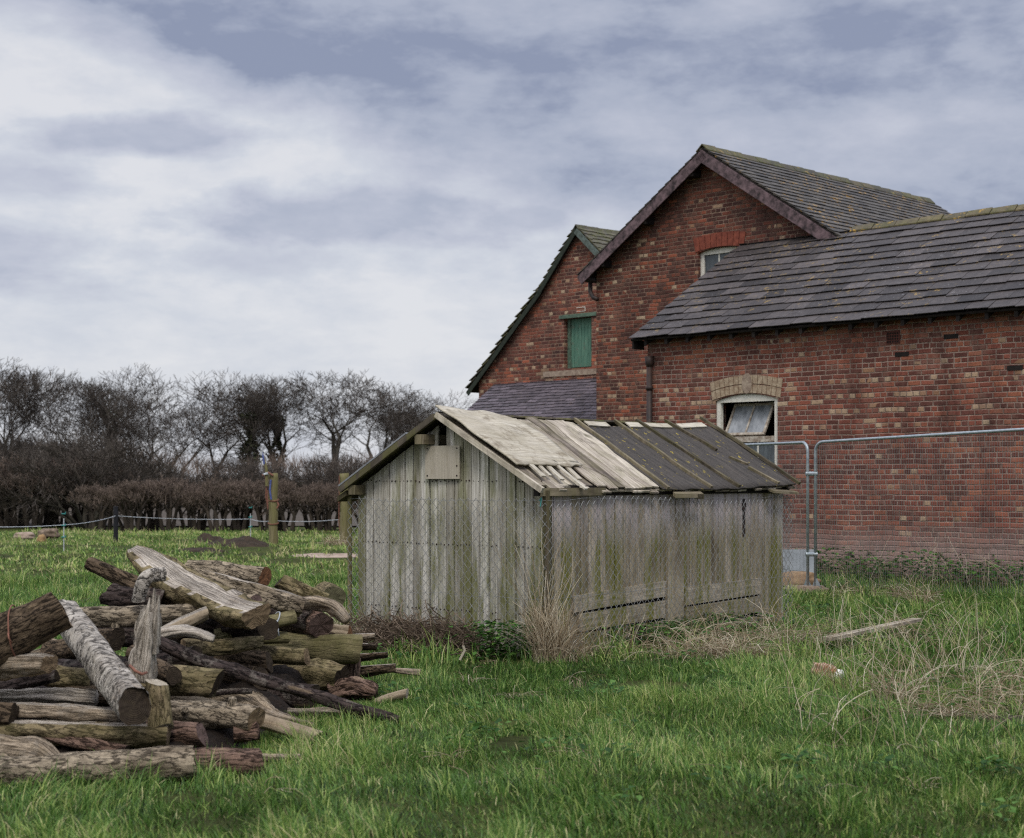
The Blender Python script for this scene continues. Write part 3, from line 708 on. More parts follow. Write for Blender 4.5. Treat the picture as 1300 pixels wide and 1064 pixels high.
# roof
def rp(s, t, h=0.):      # right slope: s metres back, t metres down from the ridge
    s = s-.2*(t/1.35)*min(1, max(0, s/1.5))
    sag = -.05*math.sin(max(0, min(1, s/4.4))*math.pi) - .02*mnoise.noise(Vector((s*.9, t, 0)))
    c = 1/math.sqrt(1+ts*ts)
    return Vector((GW/2+t*c+h*ts*c, s, SA-t*c*ts+sag+h*c))
TL = (GW/2+.085)*math.sqrt(1+ts*ts)
roof = MB()
def patch_roof(g, s0, s1, t0, t1, h, th, ns=10, nt=8, rough=0., tone=.5, edge=None, along='t'):
    u0, v0 = rr(0, 20), rr(0, 20); top = {}; vs = []; uvs = []
    for j in range(nt+1):
        for i in range(ns+1):
            f, q = i/ns, j/nt; s = s0+(s1-s0)*f; t = t0+(t1-t0)*q
            if edge: s, t = edge(f, q, s, t)
            hh = h+rough*mnoise.noise(Vector((s*4, t*4, h*9)))
            vs.append(rp(s, t, hh)); uvs.append((u0+t, v0+s) if along == 't' else (u0+s, v0+t))
    N0 = len(vs)
    for v, (j, i) in zip(list(vs), [(j, i) for j in range(nt+1) for i in range(ns+1)]):
        vs.append(v-Vector((ts, 0, 1)).normalized()*th)
    uvs = uvs+uvs; fs = []; W = ns+1
    for j in range(nt):
        for i in range(ns):
            a = j*W+i; fs.append((a, a+W, a+W+1, a+1)); fs.append((N0+a, N0+a+1, N0+a+W+1, N0+a+W))
    for i in range(ns):
        a = i; fs.append((a, a+1, N0+a+1, N0+a)); a = nt*W+i; fs.append((a, N0+a, N0+a+1, a+1))
    for j in range(nt):
        a = j*W; fs.append((a, N0+a, N0+a+W, a+W)); a = j*W+ns; fs.append((a, a+W, N0+a+W, N0+a))
    g.add(vs, fs, uvs, tone)
g = MB()      # base deck of planks
s = -.12
while s < 4.58:
    w_ = rr(.13, .17); e = .05*rr(-1, .4)
    patch_roof(g, s, min(s+w_-.006, 4.6), .0, TL+e if s > .75 else TL-.02+rr(-.10, .02), .0+rr(-.004, .004), .018, 2, 8, .004, random.random()); s += w_
deck = g.build('roof', M_PLANK, shed)
s = .86
for i in range(7):
    g = MB(); w_ = .155; patch_roof(g, s, s+w_-.004, -.02+rr(0, .07), TL+rr(-.06, .03), .026+rr(0, .012), .014, 2, 8, .02, random.random()); s += w_; g.build('cover_plank', M_PLANK, deck)
for s0, t0, t1, dw in ((.0, .86, 1.24, .07), (.14, .9, 1.22, .05), (.27, .93, 1.27, .075), (.47, .82, 1.44, .05), (.6, .95, 1.25, .07)):
    g = MB(); patch_roof(g, s0, s0+dw, t0, t1, .045+rr(0, .01), .016, 1, 4, .002, rr(.6, 1), edge=lambda f, q, s, t: (s-.1*q+.1, t)); g.build('loose_lath', M_PLY, deck)
g = MB()
def pe(f, q, s, t):
    s2 = s + (.05*mnoise.noise(Vector((q*6, 1, 0))) if f > .9 else 0)
    if f > .72 and q < .25: t += (.25-q)*.5*(f-.72)/.28; s2 -= .10*(f-.72)/.28*(1-q*4)
    if q > .95: t += .045*mnoise.noise(Vector((f*7, 4, 0)))-.06*f
    return s2, t
patch_roof(g, -.16, .98, -.03, 1.06, .065, .014, 26, 22, .022, .6, pe, 's')
g.build('plywood_sheet', M_PLY, deck, True)
g = MB()
patch_roof(g, 1.95, 4.58, .07, TL+.012, .034, .012, 30, 12, .012, .5, lambda f, q, s, t: (s, t+(.035*mnoise.noise(Vector((f*12, 2, 0))) if q in (0, 1) else 0)))
g.build('roofing_felt', M_FELT, deck, True)
for (sa_, sb_, ta, tb, hh) in ((1.98, 2.0, -.04, TL+.02, .06), (2.70, 2.82, -.05, TL, .06), (3.13, 3.37, -.06, TL, .06), (3.72, 3.9, -.08, .62, .06), (3.97, 4.12, .78, .95, .055), (4.05, 4.2, 1.02, TL-.01, .06), (4.5, 4.6, -.12, TL+.03, .07)):
    g = MB(); sk = (sb_-sa_); patch_roof(g, sa_, sa_+.045, ta, tb, hh, .03, 1, 10, .006, random.random(), edge=lambda f, q, s, t, sk=sk: (s+sk*q, t)); g.build('batten', M_BATTEN, deck)
for sa_, sb_ in ((2.12, 2.5), (2.86, 3.1), (3.22, 3.68), (3.86, 4.4)):
    g = MB(); patch_roof(g, sa_, sb_, .0, .085+rr(0, .02), .05, .012, 3, 1, .006, rr(.7, 1), along='s'); g.build('ridge_board', M_PLY, deck)
g = MB(); g.para((GW+.1, 3.8, SE-.1), (0, .55, -.02), (.06, 0, -.02), (0, 0, .025)); g.build('eave_board', M_BATTEN, deck)
g = MB(); g.para((GW+.12, 1.9, SE-.135), (0, .5, 0), (.03, 0, -.02), (0, 0, .04)); g.para((GW+.12, 2.3, SE-.15), (0, .12, 0), (.03, 0, -.02), (0, 0, .05)); g.build('eave_board', M_BATTEN, deck)
g = MB(); g.para((GW-.03, -.1, SE-.12), (0, 4.5, 0), (.05, 0, 0), (0, 0, .09)); g.build('eave_beam', M_DARK, shed)
g = MB(); g.para((GW+.04, -.1, SE-.12), (0, .95, 0), (.03, 0, 0), (0, 0, .07)); g.build('fascia', M_BATTEN, shed)
# left slope (turned away) and its edges
nl = Vector((-ts, 0, 1)).normalized(); dl = Vector((-1, 0, -ts)).normalized()
g = MB()
for i in range(16): g.para(Vector((GW/2, -.12+i*.295, SA+.0)), dl*(TL), (0, .288, 0), nl*.02)
g.build('left_roof', M_PLANKD, shed)
g = MB(); g.para(Vector((GW/2, -.15, SA+.02))+dl*.42+nl*.004, dl*(TL-.38), (0, 4.6, 0), nl*.016, .5); g.build('roof_sheet', M_SHEET, shed)
g = MB(); g.para(Vector((GW/2-.01, -.16, SA-.055)), dl*TL, (0, .03, 0), nl*.055); g.build('barge_board', M_PLANKD, shed)
g = MB(); dr = Vector((1, 0, -ts)).normalized(); nr = Vector((ts, 0, 1)).normalized()
g.para(Vector((GW/2-.02, -.155, SA-.035)), dr*(TL+.02), (0, .035, 0), nr*.05, .8); g.build('barge_board', M_PLANK, shed)
g = MB(); g.para(Vector((GW/2-.26, -.15, SA-.28)), (0, .4, 0), (.11, 0, 0), (0, 0, .09), .8); g.build('purlin_end', M_BATTEN, shed)
g = MB(); g.para(Vector((.0, -.14, SE-.12)), (0, .3, 0), (.09, 0, 0), (0, 0, .09), .4); g.build('purlin_end', M_BATTEN, shed)
g = MB()
g.para(Vector((-.16, -.13, SE-.19)), (0, .25, 0), (.12, 0, .06), (0, 0, .05), .1); g.build('purlin_end', M_BATTEN, shed)
g = MB(); x0 = GW/2-.235; g.para((x0, -.035, EYE+.0), (0, 0, .305), (.42, 0, 0), (0, .012, 0), .6)
pl = g.build('cover_plate', M_PLATE, shed)
g = MB()
for a, b in ((.03, .03), (.39, .03), (.39, .12), (.39, .28), (.03, .28)): g.tube([(x0+a, -.04, EYE+b), (x0+a, -.03, EYE+b)], .008, 6)
g.build('bolt_head', M_IRON, pl)

# ---------------------------------------------------------------- chain link netting round the shed
def shed_pt(x, y, z): return SL+gx_*x+sy_*y+Vector((0, 0, z))
def netting():
    g = MB(); W1 = GW+.14; tot = W1+SLEN+.1; a = .046; amp = .5
    def pos(s, z):
        bulge = .03*mnoise.noise(Vector((s*1.3, z*1.6, 0)))+.012*mnoise.noise(Vector((s*4, z*4, 5)))
        sag = .035*mnoise.noise(Vector((s*.8, 0, 7)))
        z2 = z+sag*(z/1.5)+.015*mnoise.noise(Vector((s*3, z*2, 9)))
        if s < W1: return shed_pt(s-.05, -.07-abs(bulge), z2)
        return shed_pt(GW+.09+abs(bulge)*1.3, s-W1-.07, z2)
    def topz(s): return 1.375+.03*math.sin(s*1.3) if s < W1 else 1.38+.02*math.sin(s*2)
    i = 0; s = 0
    while s < tot:
        pts = []; nz = int(topz(s)/a); 
        for j in range(-1, nz+1):
            sgn = 1 if (j % 2) else -1
            pts.append(pos(s+sgn*a*.5*(1 if i % 2 else -1), j*a))
        g.tube(pts, .003, 6, cap=False); s += a; i += 1
    for zz in (.5, 1.36):
        pts = [pos(q*.1, zz) for q in range(int(tot/.1)+1)]; g.tube(pts, .0022, 3, cap=False)
    return g
nt = empty('wire_netting', SL, 'sagging diamond wire netting stretched round the front of the shed', 'netting', 0)
netting().build('mesh_wire', M_WIRE, nt, True, off=SL)
g = MB(); p = shed_pt(GW+.07, -.05, 0); g.tube([p, p+Vector((.01, 0, 1.45))], .02, 8); g.build('corner_post', M_BATTEN, nt, off=SL); g = MB(); p = shed_pt(-.07, -.05, 0); g.tube([p, p+Vector((.0, 0, 1.42))], .022, 8)
g.build('corner_post', M_POST, nt, off=SL)
g = MB(); p = shed_pt(GW+.03, -.1, 1.36)
g.tube([p, p+Vector((.02, 0, .03)), p+Vector((.01, 0, -.05))], .006, 5); g.build('knotted_cord', M_TEAL, nt, off=SL)

# ---------------------------------------------------------------- temporary fence panels
def fence_panel(name, base, d, length, rise, label):
    root = empty(name, base, label, 'mesh fence', 0, None)
    d = d.normalized(); up = Vector((0, 0, 1)); r = .021
    def q(s, z): return d*s+up*(z+rise*s/length)
    H = 2.05; rc = .13
    pts = [q(0, 0)]+[q(0, H-rc)]
    for k in range(1, 7): t = k/6*math.pi/2; pts.append(q(rc-rc*math.cos(t), H-rc+rc*math.sin(t)))
    for k in range(0, 7): t = k/6*math.pi/2; pts.append(q(length-rc+rc*math.sin(t), H-rc+rc*math.cos(t)))
    pts.append(q(length, 0))
    g = MB(); g.tube(pts, r, 10, up=d.cross(up)); g.build('tube_frame', M_GALV, root, True)
    g = MB(); s = .035
    while s < length-.01: g.tube([q(s, .06), q(s, H-.01)], .0019, 3, cap=False); s += .036
    for z in (.28, .62, .96, 1.3, 1.64): g.tube([q(.01, z), q(length-.01, z)], .0026, 3, cap=False)
    g.build('mesh_infill', M_FWIRE, root)
    g = MB(); s_ = d.cross(up)
    for e, sg in ((0, 1),):
        a = q(e, 0); g.add([a+s_*.012-d*.02, a+s_*.012+d*.14*sg, a+s_*.012+up*.22, a-s_*.012-d*.02, a-s_*.012+d*.14*sg, a-s_*.012+up*.22], [(0, 1, 2), (5, 4, 3), (0, 3, 4, 1), (1, 4, 5, 2), (2, 5, 3, 0)])
        g.add([a+s_*.012-d*.02+s_*.08, a-d*.02, a+up*.2, a+d*.01], [(0, 1, 2), (2, 3, 0)])
    g.build('foot_flange', M_GALV, root)
    return root
fb = Vector((4.14, 21.5, 0)); fence_panel('mesh_fence', fb, Vector((.651, -.759, 0)), 3.5, .11, 'right hand galvanised mesh fence panel with round corners, standing before the long brick wall')
fb2 = Vector((4.045, 21.55, 0)); fence_panel('mesh_fence', fb2, Vector((-.367, .93, 0)), 3.5, .0, 'galvanised mesh fence panel running back behind the shed towards the white sash window')
for z, lab in ((1.62, 'upper steel clamp joining the two mesh fence panels'), (.52, 'lower steel clamp joining the two mesh fence panels')):
    g = MB(); a = fb2+Vector((0, -.0, z)); b = fb+Vector((0, 0, z))
    g.tube([a-Vector((.03, 0, 0)), a, b, b+Vector((.03, 0, 0))], [.028, .03, .03, .028], 10)
    m = (a+b)/2; g.tube([m-Vector((0, .05, 0)), m+Vector((0, .03, 0))], .014, 6)
    tag(g.build('fence_clamp', M_GALV, None, off=None), lab, 'clamp')
fe = empty('concrete_block', fb+Vector((-.09, 0, 0)), 'pale flat block under the joined posts of the fence panels', 'block')
g = MB(); g.para((-.36, -.11, -.02), (.62, 0, 0), (0, .24, 0), (0, 0, .08)); g.para((-.3, -.07, .06), (.5, 0, 0), (0, .16, 0), (0, 0, .03)); g.build('slab', M_MORTAR, fe)
# sheet and sandy stone leaning by the fence foot
g = MB(); p = Vector((4.02, 23.3, 0)); g.para(p, (.48, .05, 0), (.0, .12, .5), (0, .015, 0), .5)
o = g.build('slate_sheet', m_simple('grey_panel', S(150, 156, 162), S(128, 134, 140), 5, .6)); tag(o, 'grey square sheet leaning low against the brick wall behind the fence posts', 'sheet')

# ---------------------------------------------------------------- logs
def log(label, pts, bark, end=None, r_amp=.07, flat=None, cat='log', name='log', n=32, knots=0, rag=0., group=None, ends='both', face='silver', extra=None):
    r_amp *= 1.3; P3 = [P(x, y, D) for x, y, D, r in pts]; RD = [r/F*D for x, y, D, r in pts]
    base = Vector((sum(p.x for p in P3)/len(P3), sum(p.y for p in P3)/len(P3), min(p.z for p in P3)))
    L = sum((P3[i+1]-P3[i]).length for i in range(len(P3)-1)); steps = max(8, int(L/.022)); steps = min(steps, 80)
    # resample the axis
    cum = [0]
    for i in range(len(P3)-1): cum.append(cum[-1]+(P3[i+1]-P3[i]).length)
    Q, RR = [], []; sd = random.uniform(0, 99)
    for k in range(steps+1):
        t = L*k/steps; i = 0
        while i < len(cum)-2 and cum[i+1] < t: i += 1
        f = (t-cum[i])/max(1e-6, cum[i+1]-cum[i])
        if len(P3) > 2: 
            a = P3[max(i-1, 0)]; b = P3[i]; c = P3[i+1]; d = P3[min(i+2, len(P3)-1)]
            p = .5*((2*b)+(c-a)*f+(2*a-5*b+4*c-d)*f*f+(3*b-a-3*c+d)*f**3)
        else: p = P3[i].lerp(P3[i+1], f)
        r0 = RD[i]+(RD[i+1]-RD[i])*f
        w = r0*.15; p = p+Vector((mnoise.noise(Vector((t*2.2, sd, 0))), mnoise.noise(Vector((t*2.2, sd, 5))), mnoise.noise(Vector((t*2.2, sd, 9)))))*w
        Q.append(p); RR.append(r0)
    kn = [(random.uniform(.1, .9)*L, random.uniform(0, 6.28), rr(.1, .35)) for _ in range(knots)]
    def fn(th, u, r, i):
        cx_, sx_ = math.cos(th), math.sin(th)
        v = 1+.16*mnoise.noise(Vector((cx_*1.1, sx_*1.1, sd)))+r_amp*1.6*mnoise.noise(Vector((cx_*1.2, sx_*1.2, u*3+sd)))+r_amp*.9*mnoise.noise(Vector((cx_*5, sx_*5, u*5+sd)))+r_amp*1.0*mnoise.noise(Vector((cx_*9, sx_*9, u*5+sd)))+r_amp*.5*mnoise.noise(Vector((cx_*16, sx_*16, u*20+sd)))
        for ku, kt, ka in kn:
            dd = (math.cos(th-kt)-1)*6-((u-ku)/.05)**2
            v += ka*math.exp(dd)
        rv = r*v
        if flat:
            ang, fr = flat; c = math.cos(th-ang)
            if c > .02:
                rf_ = r*fr*(1+.25*mnoise.noise(Vector((u*6, cx_*2, sd)))+.12*mnoise.noise(Vector((cx_*14, u*2, sd))))/c
                if rf_ < rv: rv = rf_; flatset.add((i, round(th, 4)))
        if rag: 
            e = min(i, steps-i)/max(1, steps)
            if e < rag: rv *= .25+.75*(e/rag)**.5*(1+.6*mnoise.noise(Vector((cx_*4, sx_*4, sd+i*.4))))
        return max(rv, r*.12)
    stubs = []; flatset = set(); g = MB(); g.tube(Q, RR, n, fn=fn, cap=(end is None))
    if flatset:
        ths = [round(2*math.pi*k/n-math.pi/2, 4) for k in range(n)]
        for fi in range(steps*n):
            i_, k_ = divmod(fi, n)
            if (i_, ths[k_]) in flatset and (i_+1, ths[(k_+1) % n]) in flatset: g.mi[fi] = 1
    if extra: extra(g, P3)
    BM_ = [BK[bark], BK[face]] if flatset else BK[bark]
    if L > .6 and RD[0] > .06 and not flat and not extra and end is not None and random.random() < .6:
        for _ in range(random.choice((1, 2))):
            i_ = random.randrange(steps//5, steps*4//5); k_ = random.randrange(n)
            p_s = Vector(g.v[i_*(n+1)+k_]); o_d = (p_s-Q[i_]).normalized(); lean_ = (Q[-1]-Q[0]).normalized()*rr(-.5, .5)
            hh = rr(.03, .08); rb = RR[i_]*rr(.22, .36); stubs.append((p_s-o_d*rb*.6, (o_d+lean_).normalized(), hh, rb))
    # saw cuts are never square: skew both end rings
    if end is not None:
        for lo, c_, nx_ in ((0, Q[0], Q[1]), (len(g.v)-(n+1) if not extra else steps*(n+1), Q[-1], Q[-2])):
            ax_ = (c_-nx_).normalized(); tv = Vector((random.gauss(0, 1), random.gauss(0, 1), random.gauss(0, 1)))*.22; tv -= ax_*tv.dot(ax_)
            for k_ in range(lo, lo+n+1):
                v_ = Vector(g.v[k_]); g.v[k_] = tuple(v_+ax_*((v_-c_).dot(tv)+abs((v_-c_).length)*.12*mnoise.noise(v_*25)))
    # cut ends reuse the end rings
    ringA = [Vector(v) for v in g.v[:n]]; ringB = [Vector(v) for v in g.v[-(n+1):-1]]
    if end is None:
        o = g.build(name, BM_, None, True, off=base); o.location = base
        return tag(o, label, cat, group)
    root = empty(name, base, label, cat, 0, group)
    g.build('bark', BM_, root, True, off=base)
    for p_s, d_s, hh, rb in stubs:
        sg = MB(); sg.tube([p_s, p_s+d_s*hh*.5, p_s+d_s*hh], [rb*1.5, rb*1.05, rb*.85], 10); sg.build('branch_stub', BK[bark], root, False, off=base)
    for which, ring, cpt, nxt in (('a', ringA, Q[0], Q[1]), ('b', ringB, Q[-1], Q[-2])):
        ax = (cpt-nxt).normalized(); x = ax.cross(Vector((0, 0, 1))).normalized(); y = x.cross(ax)
        c = sum(ring, Vector())/n; vs = [c]; uvs = [(0, 0)]; e = MB(); bulge = RR[0]*.03
        for f in (.5, .93, 1.):
            for q in ring:
                p = c.lerp(q, f)+ax*(bulge*(1-f)+RR[0]*.05*mnoise.noise(p_*14 if (p_ := c.lerp(q, f)) else q)*(f < 1))
                vs.append(p); uvs.append(((p-c).dot(x), (p-c).dot(y)))
        fs = [(0, 1+k, 1+(k+1) % n) for k in range(n)]
        for r_ in range(2):
            for k in range(n): a = 1+r_*n+k; b = 1+r_*n+(k+1) % n; fs.append((a, a+n, b+n, b))
        if which == 'a': pass
        # face outward
        nn = (Vector(vs[1])-c).cross(Vector(vs[2])-c)
        if nn.dot(ax) < 0: fs = [tuple(reversed(f)) for f in fs]
        e.add(vs, fs, uvs); e.build('cut_end', EN[end], root, False, off=base)
    return root

UP = math.pi/2
log('big deeply furrowed log at the left edge with orange twine tied round it', [(-75, 848, 8.95, 33), (0, 812, 9.0, 31), (78, 774, 9.02, 26)], 'brown', 'tan', .05)
log('pale flaking birch log sloping down to the front, dark round end towards us', [(84, 778, 10.1, 19), (125, 838, 9.2, 21), (172, 895, 8.35, 22.5)], 'birch', 'dark', .04)
def spikes(g, P3):
    for dx, h0, h1, w in ((-.055, -.06, .02, .026), (-.028, -.02, .075, .024), (.0, -.03, .12, .022), (.026, -.01, .175, .02), (.05, -.05, .13, .024), (.03, -.1, .1, .03), (-.04, -.12, .0, .03)):
        t = P3[2]; g.tube([t+Vector((dx*.8, rr(-.02, .02), h0-.1)), t+Vector((dx, rr(-.02, .02), h0)), t+Vector((dx+.004, rr(-.02, .02), (h0+h1)/2)), t+Vector((dx+.012, rr(-.02, .02), h1))], [w*1.3, w*1.1, w*.8, w*.15], 5, cap=False)
log('short splintered silver stump standing upright right of the birch log', [(181, 866, 9.0, 15), (183, 830, 9.0, 14), (188, 785, 9.0, 13), (190, 776, 9.0, 9)], 'silver', None, .4, n=24, cat='stump', name='stump', extra=spikes)
log('long thin dark branch reaching down across the pile to the grass', [(195, 812, 9.9, 9), (262, 842, 9.9, 9), (350, 868, 10.0, 8.5), (430, 893, 10.05, 8.5), (470, 906, 10.1, 9), (507, 915, 10.1, 6)], 'dark', 'dark', .12, knots=5, n=14, cat='branch', name='branch')
log('great split log lying on top of the pile with pale torn face upwards', [(170, 697, 11.3, 9), (196, 716, 11.1, 24), (245, 745, 10.8, 25), (290, 768, 10.5, 25), (326, 778, 10.3, 21)], 'moss', 'tan', .10, flat=(UP-.3, .3))
log('brown furrowed pole sticking out up to the left from under the great split log', [(115, 716, 11.1, 9), (175, 742, 11.0, 10), (255, 775, 10.8, 11)], 'brown', 'tan', .1, knots=1)
log('short crooked pale branch hooked over the brown pole', [(176, 762, 10.5, 9), (180, 745, 10.45, 9), (188, 732, 10.45, 9), (209, 729, 10.5, 9)], 'birch', 'tan', .06, n=16, cat='branch', name='branch')
log('barked log at the back top of the pile with orange rotten end', [(242, 724, 12.1, 13), (338, 732, 11.8, 13)], 'grey', 'rot', .05)
log('long grooved bark slab lying right of the great split log', [(250, 728, 11.5, 9), (310, 748, 11.3, 17), (385, 768, 11.4, 15)], 'grey', 'tan', .16, flat=(UP+.2, .6))
log('knobbly lichen covered branch beside the rotten ended log', [(354, 738, 12.0, 8), (385, 752, 12.0, 11), (412, 764, 12.0, 9)], 'moss', 'dark', .2, knots=3)
log('round log pointing straight at us at the back right of the pile', [(412, 752, 12.9, 14), (424, 759, 12.4, 15.5)], 'moss', 'green', .04)
log('twisted grey driftwood piece bending down at the right top of the pile', [(362, 768, 11.9, 7), (400, 766, 11.8, 9), (425, 772, 11.75, 9), (442, 788, 11.7, 6)], 'drift', None, .25, knots=2, n=16)
log('red brown barked log with round cut end under the twisted driftwood', [(368, 784, 12.3, 15), (408, 793, 11.7, 16)], 'red', 'red', .05)
log('straight yellow green pole with white tape tied near its upper end', [(272, 809, 11.0, 9), (374, 782, 11.3, 9)], 'green', 'green', .04)
log('thin short greenish pole below the taped green pole', [(315, 812, 11.2, 7), (366, 810, 11.3, 7)], 'green', 'green', .05)
log('thick mossy log with wide grey end at the right end of the pile', [(340, 822, 11.9, 18), (457, 826, 11.7, 19)], 'green', 'tan', .035)
log('smooth grey log with slanted cut below the thick mossy log', [(318, 830, 11.1, 11), (390, 834, 11.0, 11)], 'moss', 'tan', .04)
log('fat rounded mossy log low on the right of the pile', [(326, 862, 11.4, 17), (400, 856, 11.3, 19), (433, 858, 11.2, 15)], 'moss', 'dark', .09, knots=2)
log('dark stubby log behind the smooth grey log', [(280, 836, 10.8, 14), (342, 840, 10.7, 13)], 'brown', 'dark', .08)
log('crooked greenish pole crossing above the long dark branch', [(232, 823, 10.4, 10), (290, 820, 10.5, 10), (332, 815, 10.6, 7)], 'moss', 'tan', .1)
log('mossy barked log in the middle of the pile below the long dark branch', [(190, 862, 9.75, 18), (276, 868, 9.65, 19)], 'moss', 'dark', .06)
log('smooth pale pole lying low and pointing right into the grass', [(205, 882, 10.0, 9), (320, 912, 9.6, 10), (407, 937, 9.2, 9)], 'smooth', 'dark', .04)
log('wavy torn driftwood root behind the smooth pale pole', [(262, 888, 10.1, 9), (312, 890, 10.0, 14), (350, 908, 9.85, 8), (398, 922, 9.75, 3)], 'drift', None, .25, knots=2)
log('thin flat driftwood strip lying in the grass right of the torn root', [(365, 904, 10.2, 5), (438, 905, 10.2, 6)], 'drift', None, .2, n=14)
log('rough barked log at the lower middle with its broken end to the right', [(198, 908, 9.35, 17), (270, 908, 9.3, 17), (326, 914, 9.2, 16)], 'grey', 'tan', .1)
log('purplish cut log at the bottom edge of the photo right of the long front log', [(236, 970, 8.4, 19), (334, 968, 8.4, 18)], 'red', 'dark', .08)
log('long barked log lying along the very front of the pile', [(-90, 990, 8.1, 21), (80, 978, 8.15, 22), (247, 968, 8.2, 21)], 'grey', 'dark', .07)
log('wide flat split log with mossy edge above the long front log', [(0, 925, 8.9, 18), (110, 930, 8.8, 20), (214, 930, 8.75, 17)], 'moss', 'tan', .12, flat=(UP, .55))
log('short brown log end peeping out right of the wide split log', [(190, 930, 8.95, 14), (257, 933, 8.9, 15)], 'red', 'red', .1)
log('grey ragged split log under the front end of the birch log', [(4, 898, 9.0, 9), (70, 903, 8.95, 13), (152, 908, 8.9, 12)], 'drift', None, .25, flat=(UP, .6))
log('pale torn plank like log behind the grey ragged one', [(0, 884, 9.3, 8), (60, 882, 9.3, 9), (122, 888, 9.3, 10)], 'silver', None, .25, n=16)
log('broad weathered slab at the left edge under the twined log', [(-60, 850, 9.2, 17), (20, 840, 9.0, 18), (62, 842, 8.9, 14)], 'drift', 'tan', .14, flat=(UP, .55))
log('dark grey branch sloping behind the broad weathered slab', [(-20, 880, 9.4, 8), (72, 858, 9.5, 8)], 'dark', 'dark', .12)
log('mossy short log tucked behind the birch log', [(66, 858, 10.0, 14), (122, 866, 9.9, 14)], 'moss', 'dark', .08)
log('grey brown barked log lying level behind the upright stump', [(100, 784, 10.6, 13), (180, 782, 10.6, 14), (252, 778, 10.7, 13)], 'grey', 'tan', .08)
log('honey coloured split piece sloping up right of the upright stump', [(196, 806, 10.2, 8), (232, 790, 10.2, 12), (263, 776, 10.2, 9)], 'smooth', 'tan', .15, flat=(UP-.3, .5))
log('small whitish gnarled branch above the long dark branch', [(196, 811, 10.0, 6), (235, 802, 10.0, 8), (272, 811, 10.0, 5)], 'silver', None, .3, knots=2, n=14, cat='branch', name='branch')
log('dark stub sticking left from under the brown furrowed pole', [(140, 756, 10.9, 13), (205, 766, 10.8, 14)], 'dark', 'dark', .15)
log('pale broken log at the bottom left corner of the pile', [(-30, 948, 8.55, 16), (40, 952, 8.5, 15), (72, 968, 8.45, 9)], 'drift', 'tan', .2)
log('dark rounded log at the left edge below the pale torn plank', [(-50, 905, 8.9, 14), (17, 908, 8.85, 15)], 'brown', 'dark', .1)
log('upright block with squared pale cut beside the end of the birch log', [(206, 925, 8.75, 16), (200, 866, 8.8, 14)], 'moss', 'pale', .08, cat='log')
log('reddish bark lump lying on the grass at the right foot of the pile', [(420, 882, 11.2, 10), (450, 874, 11.2, 13), (477, 880, 11.15, 8)], 'red', None, .35)
log('short peeled stick with cut end lying on the grass right of the pile', [(478, 892, 11.0, 5), (495, 886, 10.95, 6), (517, 880, 10.9, 6)], 'smooth', 'pale', .08, n=14, cat='stick', name='stick')
log('thin pale stick lying in the grass at the bottom front', [(326, 962, 8.75, 5), (382, 962, 8.75, 5)], 'drift', None, .12, n=12, cat='stick', name='stick')
log('gnarled lump under the broken end of the rough barked log', [(298, 930, 9.2, 9), (329, 928, 9.2, 10)], 'red', None, .3)
log('small red ended log peeping from under the great split log', [(285, 768, 10.9, 11), (326, 766, 10.6, 11)], 'smooth', 'red', .06)
log('short upright chunk propping up the thick mossy log', [(446, 866, 11.9, 11), (447, 838, 11.9, 11)], 'red', 'red', .08)
log('yellowish broken chunk beside the red brown log', [(420, 800, 12.2, 8), (444, 806, 12.1, 9)], 'smooth', 'rot', .2)
for i, (a, b, lab) in enumerate([((440, 808, 12.2, 5), (476, 806, 12.2, 5), 'topmost splintered plank behind the thick mossy log'),
        ((448, 820, 12.3, 7), (478, 820, 12.3, 6), 'second splintered plank behind the thick mossy log'),
        ((450, 834, 12.2, 7), (492, 830, 12.2, 5), 'dark splintered plank end poking out right of the thick log'),
        ((455, 850, 12.0, 8), (503, 846, 12.0, 7), 'lowest black splintered plank at the right of the pile'),
        ((500, 850, 12.0, 4), (534, 852, 12.0, 5), 'small pale splintered stick end nearest the shed')]):
    log(lab, [a, b], 'drift' if i in (0, 4) else 'brown', None, .3, flat=(UP, .5), cat='plank' if i < 4 else 'stick', name='broken_plank' if i < 4 else 'stick', n=14)
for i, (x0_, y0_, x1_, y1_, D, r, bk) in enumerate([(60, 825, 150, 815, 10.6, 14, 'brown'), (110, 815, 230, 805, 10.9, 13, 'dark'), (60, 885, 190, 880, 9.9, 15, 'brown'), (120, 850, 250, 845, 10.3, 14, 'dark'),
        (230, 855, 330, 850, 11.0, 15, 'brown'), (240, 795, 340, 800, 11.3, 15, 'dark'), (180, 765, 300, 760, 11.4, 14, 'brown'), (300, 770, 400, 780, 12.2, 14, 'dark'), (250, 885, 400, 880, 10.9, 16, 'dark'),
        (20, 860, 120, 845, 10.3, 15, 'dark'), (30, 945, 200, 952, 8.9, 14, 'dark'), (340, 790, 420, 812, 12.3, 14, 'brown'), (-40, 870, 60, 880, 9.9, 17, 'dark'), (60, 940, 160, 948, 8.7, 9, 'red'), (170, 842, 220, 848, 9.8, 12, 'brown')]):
    q_ = rr(-26, 26); log('short dark log wedged deep in the gaps of the log pile', [(x0_, y0_-q_*.5, D+.1, r), (x1_, y1_+q_*.5, D-rr(.05, .5), r)], bk, 'dark', .1, n=16, group='dark logs inside the pile')
